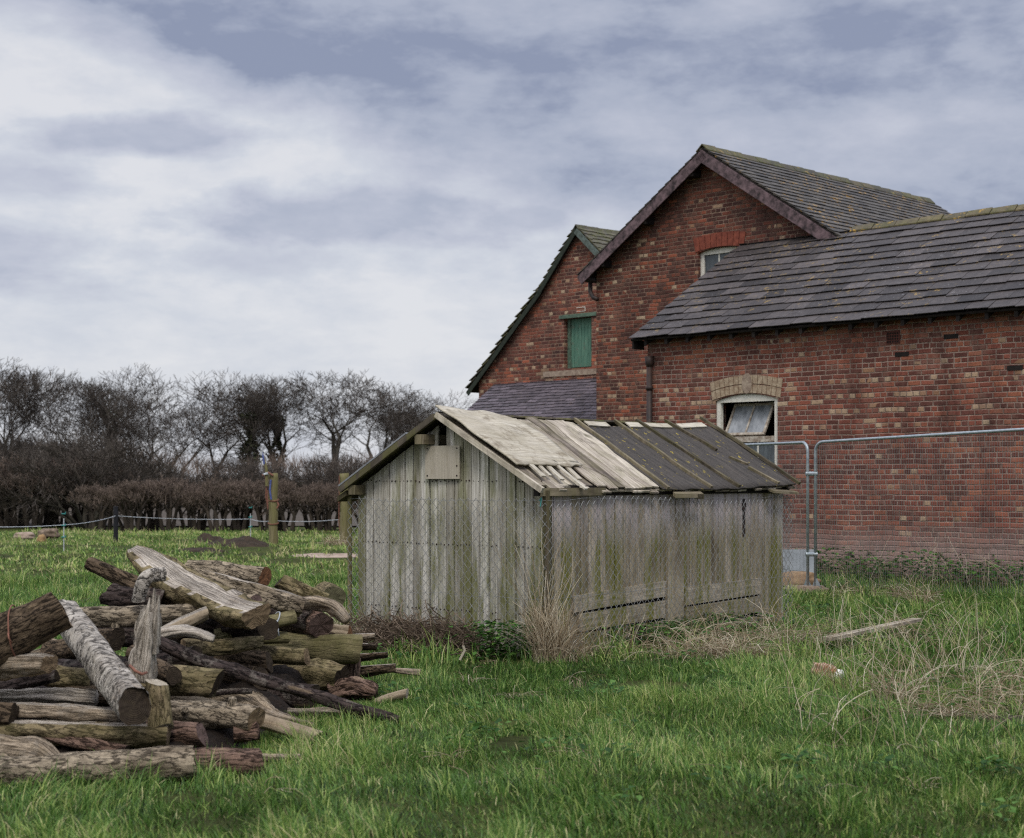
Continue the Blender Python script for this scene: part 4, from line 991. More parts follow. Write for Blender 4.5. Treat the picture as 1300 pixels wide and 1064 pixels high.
for i in range(26):
    x0_ = rr(10, 380); y0_ = rr(800, 925); D = 9.3+(925-y0_)/60+rr(-.25, .1); a_ = rr(-.45, .45); L_ = rr(25, 70)
    if x0_+L_ > 330+(y0_-800)*.2: continue
    log('thin broken stick lying among the logs of the pile', [(x0_, y0_, D, rr(2, 4)), (x0_+L_*.5, y0_+L_*.5*a_+rr(-3, 3), D, 3), (x0_+L_, y0_+L_*a_, D-.05, rr(1, 3))], random.choice(['dark', 'drift', 'smooth', 'brown']), None, .2, n=8, group='thin sticks in the log pile', cat='stick', name='stick')
# twine and tape
def loop_tube(name, mat, c, r, axis, th, label, cat, tail=0.):
    axis = axis.normalized(); x = axis.cross(Vector((0, 0, 1))).normalized(); y = x.cross(axis); g = MB()
    pts = [c+x*math.cos(t)*r*rr(.99, 1.04)+y*math.sin(t)*r*rr(.99, 1.04)+axis*.05*math.sin(t) for t in [k*math.pi/12 for k in range(25)]]
    g.tube(pts, th, 6, cap=False)
    if tail: g.tube([c+x*r+y*.01, c+x*r*1.1-y*tail*.4-Vector((0, .02, 0)), c+x*r*.9-y*tail-Vector((0, .03, 0))], th, 6)
    o = g.build(name, mat, None, True, off=c); o.location = c
    return tag(o, label, cat)
a, b = P(0, 812, 9.0), P(78, 774, 9.02)
loop_tube('twine', M_TWINE, a.lerp(b, .25), .143, b-a, .0045, 'orange twine looped round the big furrowed log', 'twine', .05)
a, b = P(272, 809, 11.0), P(374, 782, 11.3)
loop_tube('tape', M_TAPE, a.lerp(b, .74), .056, b-a, .005, 'white tape tied round the yellow green pole', 'tape', .1)
g = MB(); q = [P(165, 845, 8.85), P(172, 852, 8.8), P(180, 856, 8.8), P(186, 854, 8.85)]; g.tube(q, .009, 6)
tag(g.build('twine', M_TWINE, None, True), 'scrap of orange twine lying at the foot of the silver stump', 'twine')
# bark litter under the pile
def litter_h(x, y):
    e = -1.55+.12*(y-8.6)
    return max(0, min(1, (e-x)/.3))*max(0, min(1, (y-8.45)/.4))*max(0, min(1, (12.5-y)/.5))*max(0, min(1, (x+4.4)/.4))
g = MB(); vs = []; NX, NY = 70, 70
for j in range(NY+1):
    for i in range(NX+1):
        x = -4.4+i*3.6/NX; y = 8.0+j*4.6/NY; k = litter_h(x-.0, y)
        vs.append((x, y, -.09+k*(.13+.05*(y-8.5))*(1+.6*mnoise.noise(Vector((x*4, y*4, 0))))+.05*k*mnoise.noise(Vector((x*17, y*17, 2)))))
g.add(vs, [(j*(NX+1)+i, j*(NX+1)+i+1, (j+1)*(NX+1)+i+1, (j+1)*(NX+1)+i) for j in range(NY) for i in range(NX)])
tag(g.build('bark_litter', m_simple('bark_litter', S(44, 35, 29), S(24, 19, 16), 16, .95, bump=1., bd=.03), smooth=False), 'dark crumbled bark and earth under the log pile', 'bark litter', kind='stuff')

# ---------------------------------------------------------------- bare trees
def tree_mesh(seed, H, spread, depth=7, trunk_r=.3, fork=.28, up=.12, splits=(2, 3), tw=.016, multi=1, shrink=(.68, .86), wig=1., side=True, tilt=(.2, .6), dense=1):
    rnd = random.Random(seed); gt, gc = MB(), MB()
    def br(p, d, L, r, lev):
        g = gt if lev < 3 else gc; n = 3 if lev > 2 else 6
        k = 2 if lev > 4 else 4; pts = [p]; rs = [r]; q = p.copy(); dd = d.copy()
        for i in range(k):
            dd = (dd+Vector((rnd.gauss(0, 1), rnd.gauss(0, 1), rnd.gauss(0, .7)))*(.04+.016*lev)*wig+Vector((0, 0, up))).normalized()
            q = q+dd*(L/k); pts.append(q.copy()); rs.append(max(tw*.5, r*(1-.38*(i+1)/k)))
        g.tube(pts, rs, n, cap=False, tone=rnd.random())
        if lev >= depth: return
        cnt = rnd.choice(splits)+(dense if lev >= depth-2 else 0); az0 = rnd.uniform(0, 6.28)
        for c in range(cnt):
            az = az0+c*6.28/cnt+rnd.gauss(0, .35); an = rnd.uniform(.28, .62)*spread*(.7 if lev == 0 else 1)
            x = dd.cross(Vector((.3, .1, 1))).normalized(); y = dd.cross(x)
            nd = (dd*math.cos(an)+(x*math.cos(az)+y*math.sin(az))*math.sin(an)).normalized()
            at = pts[-1] if (c < 2) else pts[-2]
            br(at, nd, L*rnd.uniform(*shrink), max(tw, rs[-1]*(.82 if c == 0 else rnd.uniform(.5, .75))), lev+1)
        if side and 1 <= lev <= 3:
            for c in range(2):
                az = rnd.uniform(0, 6.28); x = dd.cross(Vector((.3, .1, 1))).normalized(); y = dd.cross(x)
                nd = (dd*.7+(x*math.cos(az)+y*math.sin(az))+Vector((0, 0, .2))).normalized()
                br(pts[rnd.randrange(1, len(pts))], nd, L*.55, max(tw, r*.3), max(lev+2, 3))
    for m in range(multi):
        a = m*6.28/multi+rnd.uniform(-.4, .4); t = 0 if multi == 1 else rnd.uniform(*tilt)
        br(Vector((0, 0, -.1)) if multi == 1 else Vector((math.cos(a)*.1, math.sin(a)*.1, -.1)), Vector((math.cos(a)*math.sin(t), math.sin(a)*math.sin(t), math.cos(t))), H*fork, trunk_r/(1 if multi == 1 else 2), 0 if multi == 1 else 1)
    zmax = max([v[2] for v in gc.v]); k = H/zmax
    for g in (gt, gc): g.v = [(x*k, y*k, z*k) for x, y, z in g.v]
    return gt, gc
class Proto:
    def __init__(s, name, mats, *a, **kw):
        gt, gc = tree_mesh(*a, **kw); s.name = name
        s.t = gt.build('trunk', mats[0]); s.c = gc.build('crown', mats[1]); s.used = False
    def put(s, loc, rz, sc, label, cat, group=None, name=None):
        o = empty(name or s.name, loc, label, cat, rz, group); o.scale = sc if isinstance(sc, tuple) else (sc, sc, sc)
        for ch in (s.t, s.c):
            c = ch if not s.used else ch.copy()
            if s.used: COL.objects.link(c)
            c.parent = o
        s.used = True; return o
TM = (M_TREE, M_TWIG)
oaks = [Proto('bare_tree', TM, 11, 10, 1.2, 8, .26, .2, .03, (2, 3), .010, shrink=(.66, .84), wig=.8, dense=0),
        Proto('bare_tree', TM, 23, 10, .95, 8, .2, .2, .03, (2, 2, 3), .010, 3, tilt=(.1, .45), shrink=(.7, .88), dense=0),
        Proto('bare_tree', TM, 37, 10, .85, 8, .22, .24, .05, (2, 3), .010, shrink=(.68, .86), dense=0),
        Proto('bare_tree', TM, 58, 10, 1.1, 8, .24, .2, .03, (2, 3), .010, shrink=(.68, .84), dense=0)]
def ivy(parent, r, h, n, sc):
    g = MB(); rnd = random.Random(n)
    for i in range(n):
        z = rnd.uniform(.2, h); a = rnd.uniform(0, 6.28); q = r*(1.2-.5*z/h)*rnd.uniform(.5, 1.1)*(1+.6*math.sin(z*2.3))
        p = Vector((math.cos(a)*q, math.sin(a)*q, z)); d = Vector((rnd.gauss(0, 1), rnd.gauss(0, 1), rnd.gauss(0, 1))).normalized()*sc; e = d.cross(Vector((rnd.gauss(0, 1), 1, rnd.gauss(0, 1)))).normalized()*sc
        g.add([p, p+d, p+d+e, p+e], [(0, 1, 2, 3)], None, rnd.random())
    g.build('ivy', M_IVY, parent)
TR = [  # x px, top y, D, proto, width factor, label, ivy
 (8, 452, 95, 2, 1.15, 'tallest dark bare tree at the left edge of the photo', 0),
 (-45, 445, 88, 0, 1.1, 'bare tree cut by the left edge, reaching in from outside', 0),
 (78, 474, 105, 1, 1.0, 'bare tree second from the left edge, its thin crown above the scrub', 0),
 (142, 468, 110, 2, 1.25, 'upright ivy clad bare tree left of the wide fan shaped one', 1),
 (222, 474, 120, 1, 1.4, 'wide fan shaped bare tree with sky showing between its stems', 0),
 (180, 505, 105, 3, 1.0, 'lower bare tree between the ivy clad tree and the fan shaped tree', 0),
 (318, 474, 118, 2, 1.2, 'tall bare tree with ivy on its trunk, left of the round crowned oak', 1),
 (352, 480, 124, 3, 1.0, 'dark ivy clad tree directly left of the round crowned oak', 1),
 (418, 472, 122, 0, 1.25, 'big round crowned bare oak above the mossy posts', 0),
 (478, 492, 135, 3, 1.2, 'bare tree right of the round crowned oak, touching the shed roof', 0),
 (515, 508, 165, 2, 1.1, 'pale distant bare tree above the left slope of the shed roof', 0),
 (566, 498, 190, 1, 1.2, 'faint farthest bare tree seen just left of the shed ridge', 0),
 (275, 508, 125, 0, .9, 'low bare tree between the fan shaped tree and the ivy trunks', 0),
]
for x, ty, D, pi, wf, lab, iv in TR:
    H = 1.05*(EYE+(HY-ty)/F*D); b = P(x, HY, D); s = H/10; wf *= 1.18
    o = oaks[pi].put((b.x, D, 0), rr(0, 6), (s*wf, s*wf, s), lab, 'tree')
    if iv: ivy(o, .42, 6.5, 1300, .15)
scr = [Proto('scrub_bush', TM, 5, 5, 1.1, 6, .12, .25, .03, (2, 3), .012, 6, tilt=(.2, .9)), Proto('scrub_bush', TM, 9, 5, 1.2, 6, .12, .25, .03, (2, 3), .012, 6, tilt=(.2, .9))]
for i in range(28):
    x = -70+i*20.5+rr(-8, 8); D = rr(82, 100); ty = 588+rr(-20, 16)-(34 if x < 120 else 0); H = EYE+(HY-ty)/F*D; b = P(x, HY, D); s = H/5
    scr[i % 2].put((b.x, D, 0), rr(0, 6), (s*1.1, s*1.1, s), 'brown leafless scrub bush in the thicket below the tall trees', 'bush', 'scrub bushes of the thicket')
sb = Proto('multi_stem_tree', TM, 31, 3.4, .95, 7, .13, .26, .02, (2, 3), .006, 7, tilt=(.3, .95))
b = P(108, HY, 50); sb.put((b.x, 50, 0), 1.0, (1.25, 1.25, 1.0), 'spreading many stemmed small tree at the field edge behind the electric fence', 'tree')
b = P(20, HY, 52); sb.put((b.x, 52, 0), 3.0, (1.1, 1.1, .85), 'low many stemmed dark bush at the left end of the field edge', 'tree')
hs = [Proto('hedge_shrub', (M_HTRUNK, M_HEDGE), 71+i, 1.75, 1.5, 6, .15, .42, .06, (3, 4), .006, 4, shrink=(.5, .68), side=False, tilt=(.1, .4)) for i in range(3)]
for i in range(30):
    x = 130+i*14.2+rr(-9, 9); D = 47.5+rr(-1., 1.); b = P(x, HY, D); s = rr(.78, 1.0)
    hs[i % 3].put((b.x, D, 0), rr(0, 6), (s*.95, s*.95, s), 'clipped leafless hawthorn shrub in the hedge along the far side of the field', 'shrub', 'hedge shrubs along the field edge')
for i in range(12):
    x = -60+i*17+rr(-5, 5); D = 50+rr(-.5, 2.5); b = P(x, HY, D); s = rr(1.1, 1.5)
    hs[i % 3].put((b.x, D, 0), rr(0, 6), (s, s, s), 'taller unclipped shrub at the left end of the field hedge', 'shrub', 'unclipped shrubs at the hedge end')
# far wood as one mass: many twigs
g = MB(); rnd = random.Random(3)
for i in range(26000):
    x = rnd.uniform(-75, 18); y = rnd.uniform(100, 116); top = 2.6+1.*mnoise.noise(Vector((x*.18, 0, 2)))+max(0, (-x-22)*.06)
    z = rnd.uniform(0, top); d = Vector((rnd.gauss(0, .35), rnd.gauss(0, .35), 1)).normalized()*rnd.uniform(.5, 1.3); e = Vector((.03, 0, .01))
    p = Vector((x, y, z)); g.add([p, p+e, p+d], [(0, 1, 2)], None, rnd.random())
tag(g.build('far_thicket', M_HEDGE), 'brown mass of far undergrowth beyond the ploughed field', 'undergrowth', kind='stuff')

# ---------------------------------------------------------------- posts in the field
def post(px, ytop, ybase, D, r, label, extra):
    b = P(px, ybase, D); b.z = 0; top = P(px, ytop, D).z
    root = empty('wooden_post', b, label, 'post')
    g = MB(); k = 16; pts = [Vector((0.01*math.sin(i), 0, -.1+(top+.1)*i/k)) for i in range(k+1)]
    sd = rr(0, 50)
    g.tube(pts, r, 14, fn=lambda th, u, r_, i: r_*(1+.12*mnoise.noise(Vector((math.cos(th), math.sin(th), u*2+sd)))+.03*mnoise.noise(Vector((math.cos(th)*6, math.sin(th)*6, u*3)))))
    g.build('trunk', M_POST, root, True); return root, b, top
root, b, top = post(347, 601, 690, 37.5, .11, 'mossy round gate post in the field with blue and orange twine hanging on it', 0)
g = MB(); g.tube([(-.04, -.13, top-.15), (-.06, -.14, top-.4), (-.03, -.14, top-.62)], .022, 6); g.build('blue_band', M_BLUE, root)
g = MB(); g.tube([(-.2, -.1, top-.02), (-.14, -.13, top-.25), (-.16, -.12, top-.55), (-.11, -.14, top-.85), (-.12, -.12, top-.4)], .016, 5); g.tube([(-.24, -.1, top-.05), (-.1, -.14, top+.02), (.02, -.14, top-.05)], .025, 5)
for z in (1.05, .5): g.tube([(.1*math.cos(t)*1.2, .1*math.sin(t)*1.2, z+.03*math.sin(t)) for t in [k*.55 for k in range(12)]], .014, 5)
g.tube([(.11, -.08, 1.0), (.14, -.1, .93), (.1, -.1, .85)], .02, 5); g.build('orange_band', M_TWINE, root)
sr = empty('leaning_stake', (b.x, b.y-.05, 0), 'thin mossy stake with blue and white tape leaning out beside the gate post', 'stake')
g = MB(); g.tube([(-.13, -.09, top-.3), (-.14, -.1, top+.1), (-.2, -.1, top+.38)], [.04, .035, .02], 7); g.build('stake', M_POST, sr)
g = MB(); g.tube([(-.19, -.13, top+.22), (-.21, -.13, top+.36), (-.24, -.12, top+.5)], .022, 6); g.build('tape', M_BLUE, sr)
g = MB(); g.tube([(-.235, -.12, top+.42), (-.25, -.12, top+.52)], .026, 6); g.tube([(-.2, -.14, top-.03), (-.1, -.14, top-.0)], .03, 6); g.build('tape', M_TAPE, sr)
root, b2, top2 = post(437, 601, 691, 37.5, .11, 'mossy round post with pink twine just left of the shed', 0)
g = MB(); g.tube([(-.11, -.06, top2-.05), (-.12, -.06, .5), (-.1, -.06, .3)], .011, 5); g.tube([(-.13, -.08, top2-.62), (-.09, -.1, top2-.66), (-.12, -.08, top2-.7)], .02, 5); g.build('orange_band', M_TWINE, root)
def stake(px, ytop, ybase, D, r, mat, label, clips=True):
    b = P(px, ybase, D); b.z = 0; t = P(px, ytop, D).z; root = empty('fence_stake', b, label, 'stake')
    g = MB(); g.tube([(0, 0, -.05), (0, 0, t)], r, 8); g.build('shaft', mat, root)
    if clips:
        g = MB()
        for z in (.3, .55, .8): g.tube([(-.04, -.02, z), (.04, -.02, z), (.04, -.02, z+.04)], .014, 6)
        g.build('clip', M_TEAL, root)
    return b
stake(81, 658, 701, 33.8, .011, M_TAPE, 'thin white electric fence stake with teal clips at the left of the field')
stake(318, 652, 684, 41, .011, M_TAPE, 'thin white electric fence stake with teal clips left of the gate post')
stake(147, 643, 686, 39, .06, M_BLACK, 'short black corner post of the electric fence', False)
wl = MB()
def span(a, b, sag):
    return [a.lerp(b, t/8)-Vector((0, 0, sag*4*(t/8)*(1-t/8))) for t in range(9)]
pp = [P(-60, 667, 33), P(81, 666.5, 33.8), P(147, 655, 39), P(318, 659, 41), P(347, 661, 37.5), P(437, 659, 37.5)]
for i in range(len(pp)-1): wl.tube(span(pp[i], pp[i+1], .04), .007, 4, cap=False)
tag(wl.build('fence_tape', M_TAPE), 'thin white electric fence tape strung across the field from stake to post', 'fence tape')

# ---------------------------------------------------------------- things in the grass
g = MB(); a, b = P(1042, 821, 14.55), P(1158, 801, 16.0); a.z = .06; b.z = .11; d = b-a; s_ = d.cross(Vector((0, 0, 1))).normalized()
g.para(a, d, s_*.11, Vector((0, 0, .03)), .5); tag(g.build('plank', M_PLANK), 'long bare plank lying in the grass to the right of the shed', 'plank')
# broken lump of brickwork
c = P(1046, 866, 12.1); c.z = .07
c_l = c.copy()
rt = empty('brick_lump', (c.x, c.y, 0), 'broken lump of ribbed red brick with white mortar lying in the grass', 'brick')
def blob(size, seed, pw=.85, rot=0.):
    g = MB(); n, m_ = 26, 16; vs = []
    for j in range(m_+1):
        for i in range(n):
            th = 2*math.pi*i/n; ph = math.pi*j/m_; p = Vector((math.sin(ph)*math.cos(th), math.sin(ph)*math.sin(th), math.cos(ph)))
            q = Vector([math.copysign(abs(v)**pw, v) for v in p]); q *= 1+.32*mnoise.noise(p*1.7+Vector((seed, 0, 0)))+.07*mnoise.noise(p*6+Vector((seed, 0, 0)))
            q = Vector((q.x*size[0], q.y*size[1], q.z*size[2]))
            vs.append((q.x*math.cos(rot)-q.y*math.sin(rot), q.x*math.sin(rot)+q.y*math.cos(rot), q.z))
    g.add(vs, [(j*n+i, (j+1)*n+i, (j+1)*n+(i+1) % n, j*n+(i+1) % n) for j in range(m_) for i in range(n)]); return g
def m_ribs():
    m = NM('ribbed_brick', .9, .1); x = m.sep(m.obj())[0]
    w = m.ma('SINE', m.ma('MULTIPLY_ADD', m.noise(m.obj(), 14, 3), 6., m.ma('MULTIPLY', x, 330.)))
    c = m.mix(m.mr(w, -.6, .9), S(150, 120, 100), S(206, 184, 160)); c = m.mix(m.mr(m.noise(m.obj(), 11, 4), .45, .6), c, S(156, 108, 84))
    m.col(c); m.bump(w, .8, .008); return m.m
o = blob((.105, .075, .055), 3., .75).build('brick_piece', m_ribs(), rt, True); o.location = (0, 0, .075); o.rotation_euler = (0, R(16), R(-20))
o = blob((.04, .065, .045), 8.).build('mortar_piece', M_WHITE, rt, True); o.location = (.105, -.04, .045); o.rotation_euler = (0, R(16), R(-20))
for (x, y, D, sz, mt, lab) in ((1012, 742, 22.6, (.32, .16, .13), m_simple('sandstone', S(164, 138, 108), S(138, 112, 88), 8, .95, bump=.8), 'sandy brown rounded stone at the foot of the fence posts'),
        (30, 686, 41, (.3, .2, .1), M_PALE, 'pale stone lying at the back left of the field'), (53, 692, 38.5, (.1, .1, .12), m_simple('orange_stone', S(160, 132, 92), S(130, 104, 76), 8, .9), 'small orange yellow stone in the far grass'),
        (62, 684, 42, (.3, .2, .14), M_DTWIG, 'brown clod of earth beside the pale stones at the back left')):
    p = P(x, y, D); o = blob(sz, x*.1).build('stone' if 'stone' in lab else 'earth_clod', mt, None, True); o.location = (p.x, D, sz[2]*.6); tag(o, lab, 'stone' if 'stone' in lab else 'clod')

# dry stems, brambles, twigs
def stems(g, c, n, h, spread, arch=.5, r=.0022, rnd=random, lean=None, jitter=.12, segs=7, fan=.6):
    for i in range(n):
        a = rnd.uniform(0, 6.28); q = rnd.uniform(0, 1)**.6; p = Vector((c.x+math.cos(a)*q*spread, c.y+math.sin(a)*q*spread*.6, hfield(c.x, c.y)))
        L = h*rnd.uniform(.5, 1.15); d = Vector((math.cos(a)*rnd.uniform(0, fan), math.sin(a)*rnd.uniform(0, fan*.8), 1)).normalized()
        if lean: d = (d+lean).normalized()
        bend = Vector((rnd.gauss(0, 1), rnd.gauss(0, .7), -1.0*rnd.uniform(.1, 1)))*arch/segs*2.2; pts = [p]
        for k in range(segs): d = (d+bend+Vector((rnd.gauss(0, 1), rnd.gauss(0, 1), rnd.gauss(0, 1)))*jitter).normalized(); p = p+d*(L/segs); p.z = max(p.z, .012); pts.append(p.copy())
        g.tube(pts, [.72*r*(1-.6*k/segs)+.0006 for k in range(segs+1)], 3, cap=False, tone=rnd.random())
def dry_thing(name, label, cat, parts, group=None):
    g = MB(); 
    for kw in parts: stems(g, **kw)
    c = parts[0]['c']; base = Vector((c.x, c.y, 0)); o = g.build(name, parts[0].get('_m', M_DRY), None, False, off=base); o.location = base
    return tag(o, label, cat, group)
SP = shed_pt
dry_thing('dry_grass_tuft', 'tall tuft of dead straw coloured grass standing at the near corner of the shed', 'dead grass',
    [dict(c=SP(GW+.16, -.12, 0), n=330, h=.5, spread=.14, arch=.2, r=.0045, fan=.25), dict(c=SP(GW+.10, -.12, 0), n=50, h=1.05, spread=.05, arch=.06, r=.0038, fan=.1), dict(c=SP(GW+.3, .0, 0), n=120, h=.28, spread=.2, arch=.6, r=.0035, fan=.4)])
dry_thing('dry_grass_tuft', 'thin dead grass hanging on the far left corner of the shed', 'dead grass', [dict(c=SP(-.12, -.1, 0), n=110, h=.4, spread=.1, arch=.4, r=.003)])
dry_thing('bramble', 'arching bare bramble stems in front of the middle of the shed side wall', 'bramble',
    [dict(c=SP(GW+.35, 1.2, 0), n=36, h=.6, spread=.8, arch=.8, r=.0038, segs=10), dict(c=SP(GW+.5, .5, 0), n=40, h=.4, spread=.5, arch=.4, r=.0032)])
dry_thing('bramble', 'dense tangle of pale dead stems at the far right corner of the shed', 'bramble',
    [dict(c=P(905, 838, 13.6), n=190, h=.5, spread=.45, arch=1.1, r=.0034, segs=9), dict(c=P(960, 820, 14.6), n=200, h=.55, spread=.6, arch=.9, r=.0034), dict(c=P(925, 836, 13.5), n=120, h=.28, spread=.16, arch=.5, r=.0045)])
dry_thing('bramble', 'loose dead stems around the end of the plank in the grass', 'bramble', [dict(c=P(1120, 820, 14.6), n=45, h=.5, spread=.6, arch=.7, r=.0034, segs=9), dict(c=P(1160, 800, 15.6), n=40, h=.5, spread=.35, arch=.9, r=.003)])
dry_thing('dry_grass_tuft', 'upright tuft of dead stalks right of the broken brick lump', 'dead grass', [dict(c=P(1137, 892, 11.0), n=50, h=.42, spread=.12, arch=.5, r=.003), dict(c=P(1150, 880, 11.4), n=30, h=.65, spread=.4, arch=.5, r=.003)])
dry_thing('dry_grass_tuft', 'tall thin dead stalks rising in front of the mesh fence at the right', 'dead grass', [dict(c=P(1215, 850, 12.7), n=34, h=.7, spread=.5, arch=.35, r=.003, segs=8), dict(c=P(1240, 870, 12), n=40, h=.5, spread=.5, arch=.9, r=.003)])
dry_thing('dry_grass_tuft', 'flattened mat of dead grass round the hole at the right edge', 'dead grass', [dict(c=P(1265, 905, 10.5), n=220, h=.45, spread=.38, arch=2., r=.0034), dict(c=P(1300, 890, 11), n=120, h=.5, spread=.4, arch=1.4, r=.0034), dict(c=P(1180, 905, 10.5), n=90, h=.3, spread=.3, arch=1.6, r=.003)])
for i, (x, y, D, h) in enumerate(((1068, 760, 20.6, .35), (1100, 755, 21.0, .3), (1172, 752, 19.6, .45), (1150, 757, 20.5, .4))):
    dry_thing('dry_grass_tuft', ['small dead tuft first to the right of the fence posts', 'small dead tuft second to the right of the fence posts', 'largest dead tuft at the foot of the right fence panel', 'dead tuft just left of the largest one under the right fence panel'][i], 'dead grass', [dict(c=P(x, y, D), n=60, h=h, spread=.14, arch=.9, r=.005)])
dry_thing('dry_grass_tuft', 'dead yellow grass at the foot of the post left of the shed', 'dead grass', [dict(c=P(430, 694, 36.5), n=150, h=.4, spread=.35, arch=.9, r=.008)])
dry_thing('dry_grass_tuft', 'row of dead stalks standing before the foot of the long brick wall', 'dead grass', [dict(c=P(x, 735, D_), n=18, h=.8, spread=.5, arch=.4, r=.004) for x, D_ in ((1080, 23.6), (1150, 23.0), (1210, 22.6), (1280, 22.0))])
# stalks everywhere in the right field
g = MB()
for i in range(170):
    x = rr(1000, 1300); y = rr(790, 950); D = EYE*F/(y-HY); stems(g, P(x, y, D), 1, .5, .02, .4, .0028)
tag(g.build('dry_stalks', M_DRY), 'scattered single dead stalks among the green grass at the right', 'dead stalks', kind='stuff')
# twig heap at the gable foot
g = MB(); rnd = random.Random(12)
for i in range(1500):
    s = rnd.triangular(-.05, 1.9, 1.0); yb = -.12-abs(rnd.gauss(0, .17)); z = max(.01, (.24-.35*abs(yb+.12))*rnd.uniform(.0, 1.1))
    p = SP(s, yb, z); a = rnd.gauss(SR, .7)+(math.pi if rnd.random() < .5 else 0); L = rnd.uniform(.1, .35); d = Vector((math.cos(a), math.sin(a), rnd.gauss(0, .35))); pts = [p]
    for k in range(3): d = (d+Vector((rnd.gauss(0, .25), rnd.gauss(0, .25), rnd.gauss(-.05, .25)))).normalized(); p = p+d*L/3; p.z = max(.01, p.z); pts.append(p.copy())
    g.tube(pts, rnd.uniform(.0025, .006), 3, cap=False, tone=rnd.random())
b_ = SP(1.0, -.15, 0); b_.z = 0; o = g.build('twig_heap', M_DTWIG, None, False, off=b_); o.location = b_; tag(o, 'heap of dead brown twigs along the foot of the shed gable', 'twig heap')
g = MB(); g.tube([P(584, 838, 13.5), P(590, 826, 13.5), P(588, 820, 13.5)], .012, 6); tag(g.build('stick', M_PLY), 'short pale bent stick in front of the twig heap', 'stick')
# leafy weeds
def weeds(g, c, n, sx, sy, h, ls, rnd):
    for i in range(n):
        x, y = c.x+rnd.gauss(0, sx), c.y+rnd.gauss(0, sy); z = rnd.uniform(.02, h); a = rnd.uniform(0, 6.28); t = rnd.uniform(-.2, .7); L = ls*rnd.uniform(.6, 1.3)
        d = Vector((math.cos(a)*math.cos(t), math.sin(a)*math.cos(t), math.sin(t)))*L; s = Vector((-math.sin(a), math.cos(a), rnd.gauss(0, .2)))*L*.35; p = Vector((x, y, z))
        g.add([p, p+d*.5+s, p+d+Vector((0, 0, -L*.2)), p+d*.5-s], [(0, 1, 2, 3)], None, rnd.random())
rnd = random.Random(5)
g = MB(); weeds(g, SP(GW+.2, 1.5, 0), 900, .35, .35, .2, .06, rnd); weeds(g, SP(GW+.2, 2.6, 0), 500, .3, .35, .2, .06, rnd)
tag(g.build('ground_ivy', M_WEED), 'dark leafy weeds growing along the foot of the shed side wall', 'weeds', kind='stuff')
g = MB(); weeds(g, SP(GW-.25, -.3, 0), 500, .16, .1, .3, .06, rnd)
for k in range(14):
    c = YO+ux*(3.6+k*.42)+uy*(-.45); weeds(g, c, int(rr(60, 300)), .28, .28, .3+.25*abs(mnoise.noise(Vector((k*.7, 0, 0))))*1.6, .09, rnd)
tag(g.build('nettles', M_WEED), 'clumps of dark green nettles along the foot of the long brick wall and shed', 'nettles', kind='stuff')

g = MB(); rnd = random.Random(21)
for i in range(150):
    D = math.sqrt(rnd.uniform(49, 400)); x = rnd.uniform(-.1, .36)*D; c = Vector((x, D, 0))
    dx, dy = x-SL.x, D-SL.y; a_, b_ = dx*gx_.x+dy*gx_.y, dx*sy_.x+dy*sy_.y
    if -.2 < a_ < GW+.2 and -.2 < b_ < SLEN+.2: continue
    if (x-YO.x)*uy.x+(D-YO.y)*uy.y > -.2 and x > 1: continue
    weeds(g, c, int(rnd.uniform(5, 26)), .07, .06, .09, .055, rnd)
tag(g.build('low_weeds', M_WEED), 'small broad leaved weeds dotted through the turf', 'weeds', kind='stuff')
g = MB()
for i in range(260):
    D = math.sqrt(rnd.uniform(49, 620)); x = rnd.uniform(-.3, .36)*D; dx, dy = x-SL.x, D-SL.y; a_, b_ = dx*gx_.x+dy*gx_.y, dx*sy_.x+dy*sy_.y
    if -.1 < a_ < GW+.1 and -.1 < b_ < SLEN+.1 or ((x-YO.x)*uy.x+(D-YO.y)*uy.y > -.2 and x > 1): continue
    stems(g, Vector((x, D, 0)), rnd.choice((2, 4, 9)), .2, .07, 1.6, .0026, rnd)
tag(g.build('dead_thatch', M_DRY), 'flattened dead blades lying through the green turf', 'dead grass', kind='stuff')

# ---------------------------------------------------------------- grass
def in_shed(x, y, m=.02):
    dx, dy = x-SL.x, y-SL.y; lx = dx*gx_.x+dy*gx_.y; ly = dx*sy_.x+dy*sy_.y
    return (lx > -m) & (lx < GW+m) & (ly > -m) & (ly < SLEN+m)
def in_build(x, y):
    dx, dy = x-YO.x, y-YO.y; lx = dx*ux.x+dy*ux.y; ly = dx*uy.x+dy*uy.y
    return ((lx > 0) & (ly > 0)) | ((lx > -8) & (ly > 1.2))
def vnoise(x, y, s, seed):
    """cheap value noise, vectorised"""
    xi, yi = np.floor(x*s), np.floor(y*s); fx, fy = x*s-xi, y*s-yi; fx = fx*fx*(3-2*fx); fy = fy*fy*(3-2*fy)
    def h(a, b): 
        v = np.sin(a*127.1+b*311.7+seed*74.7)*43758.5453; return v-np.floor(v)
    return (h(xi, yi)*(1-fx)+h(xi+1, yi)*fx)*(1-fy)+(h(xi, yi+1)*(1-fx)+h(xi+1, yi+1)*fx)*fy
hf = np.vectorize(hfield)
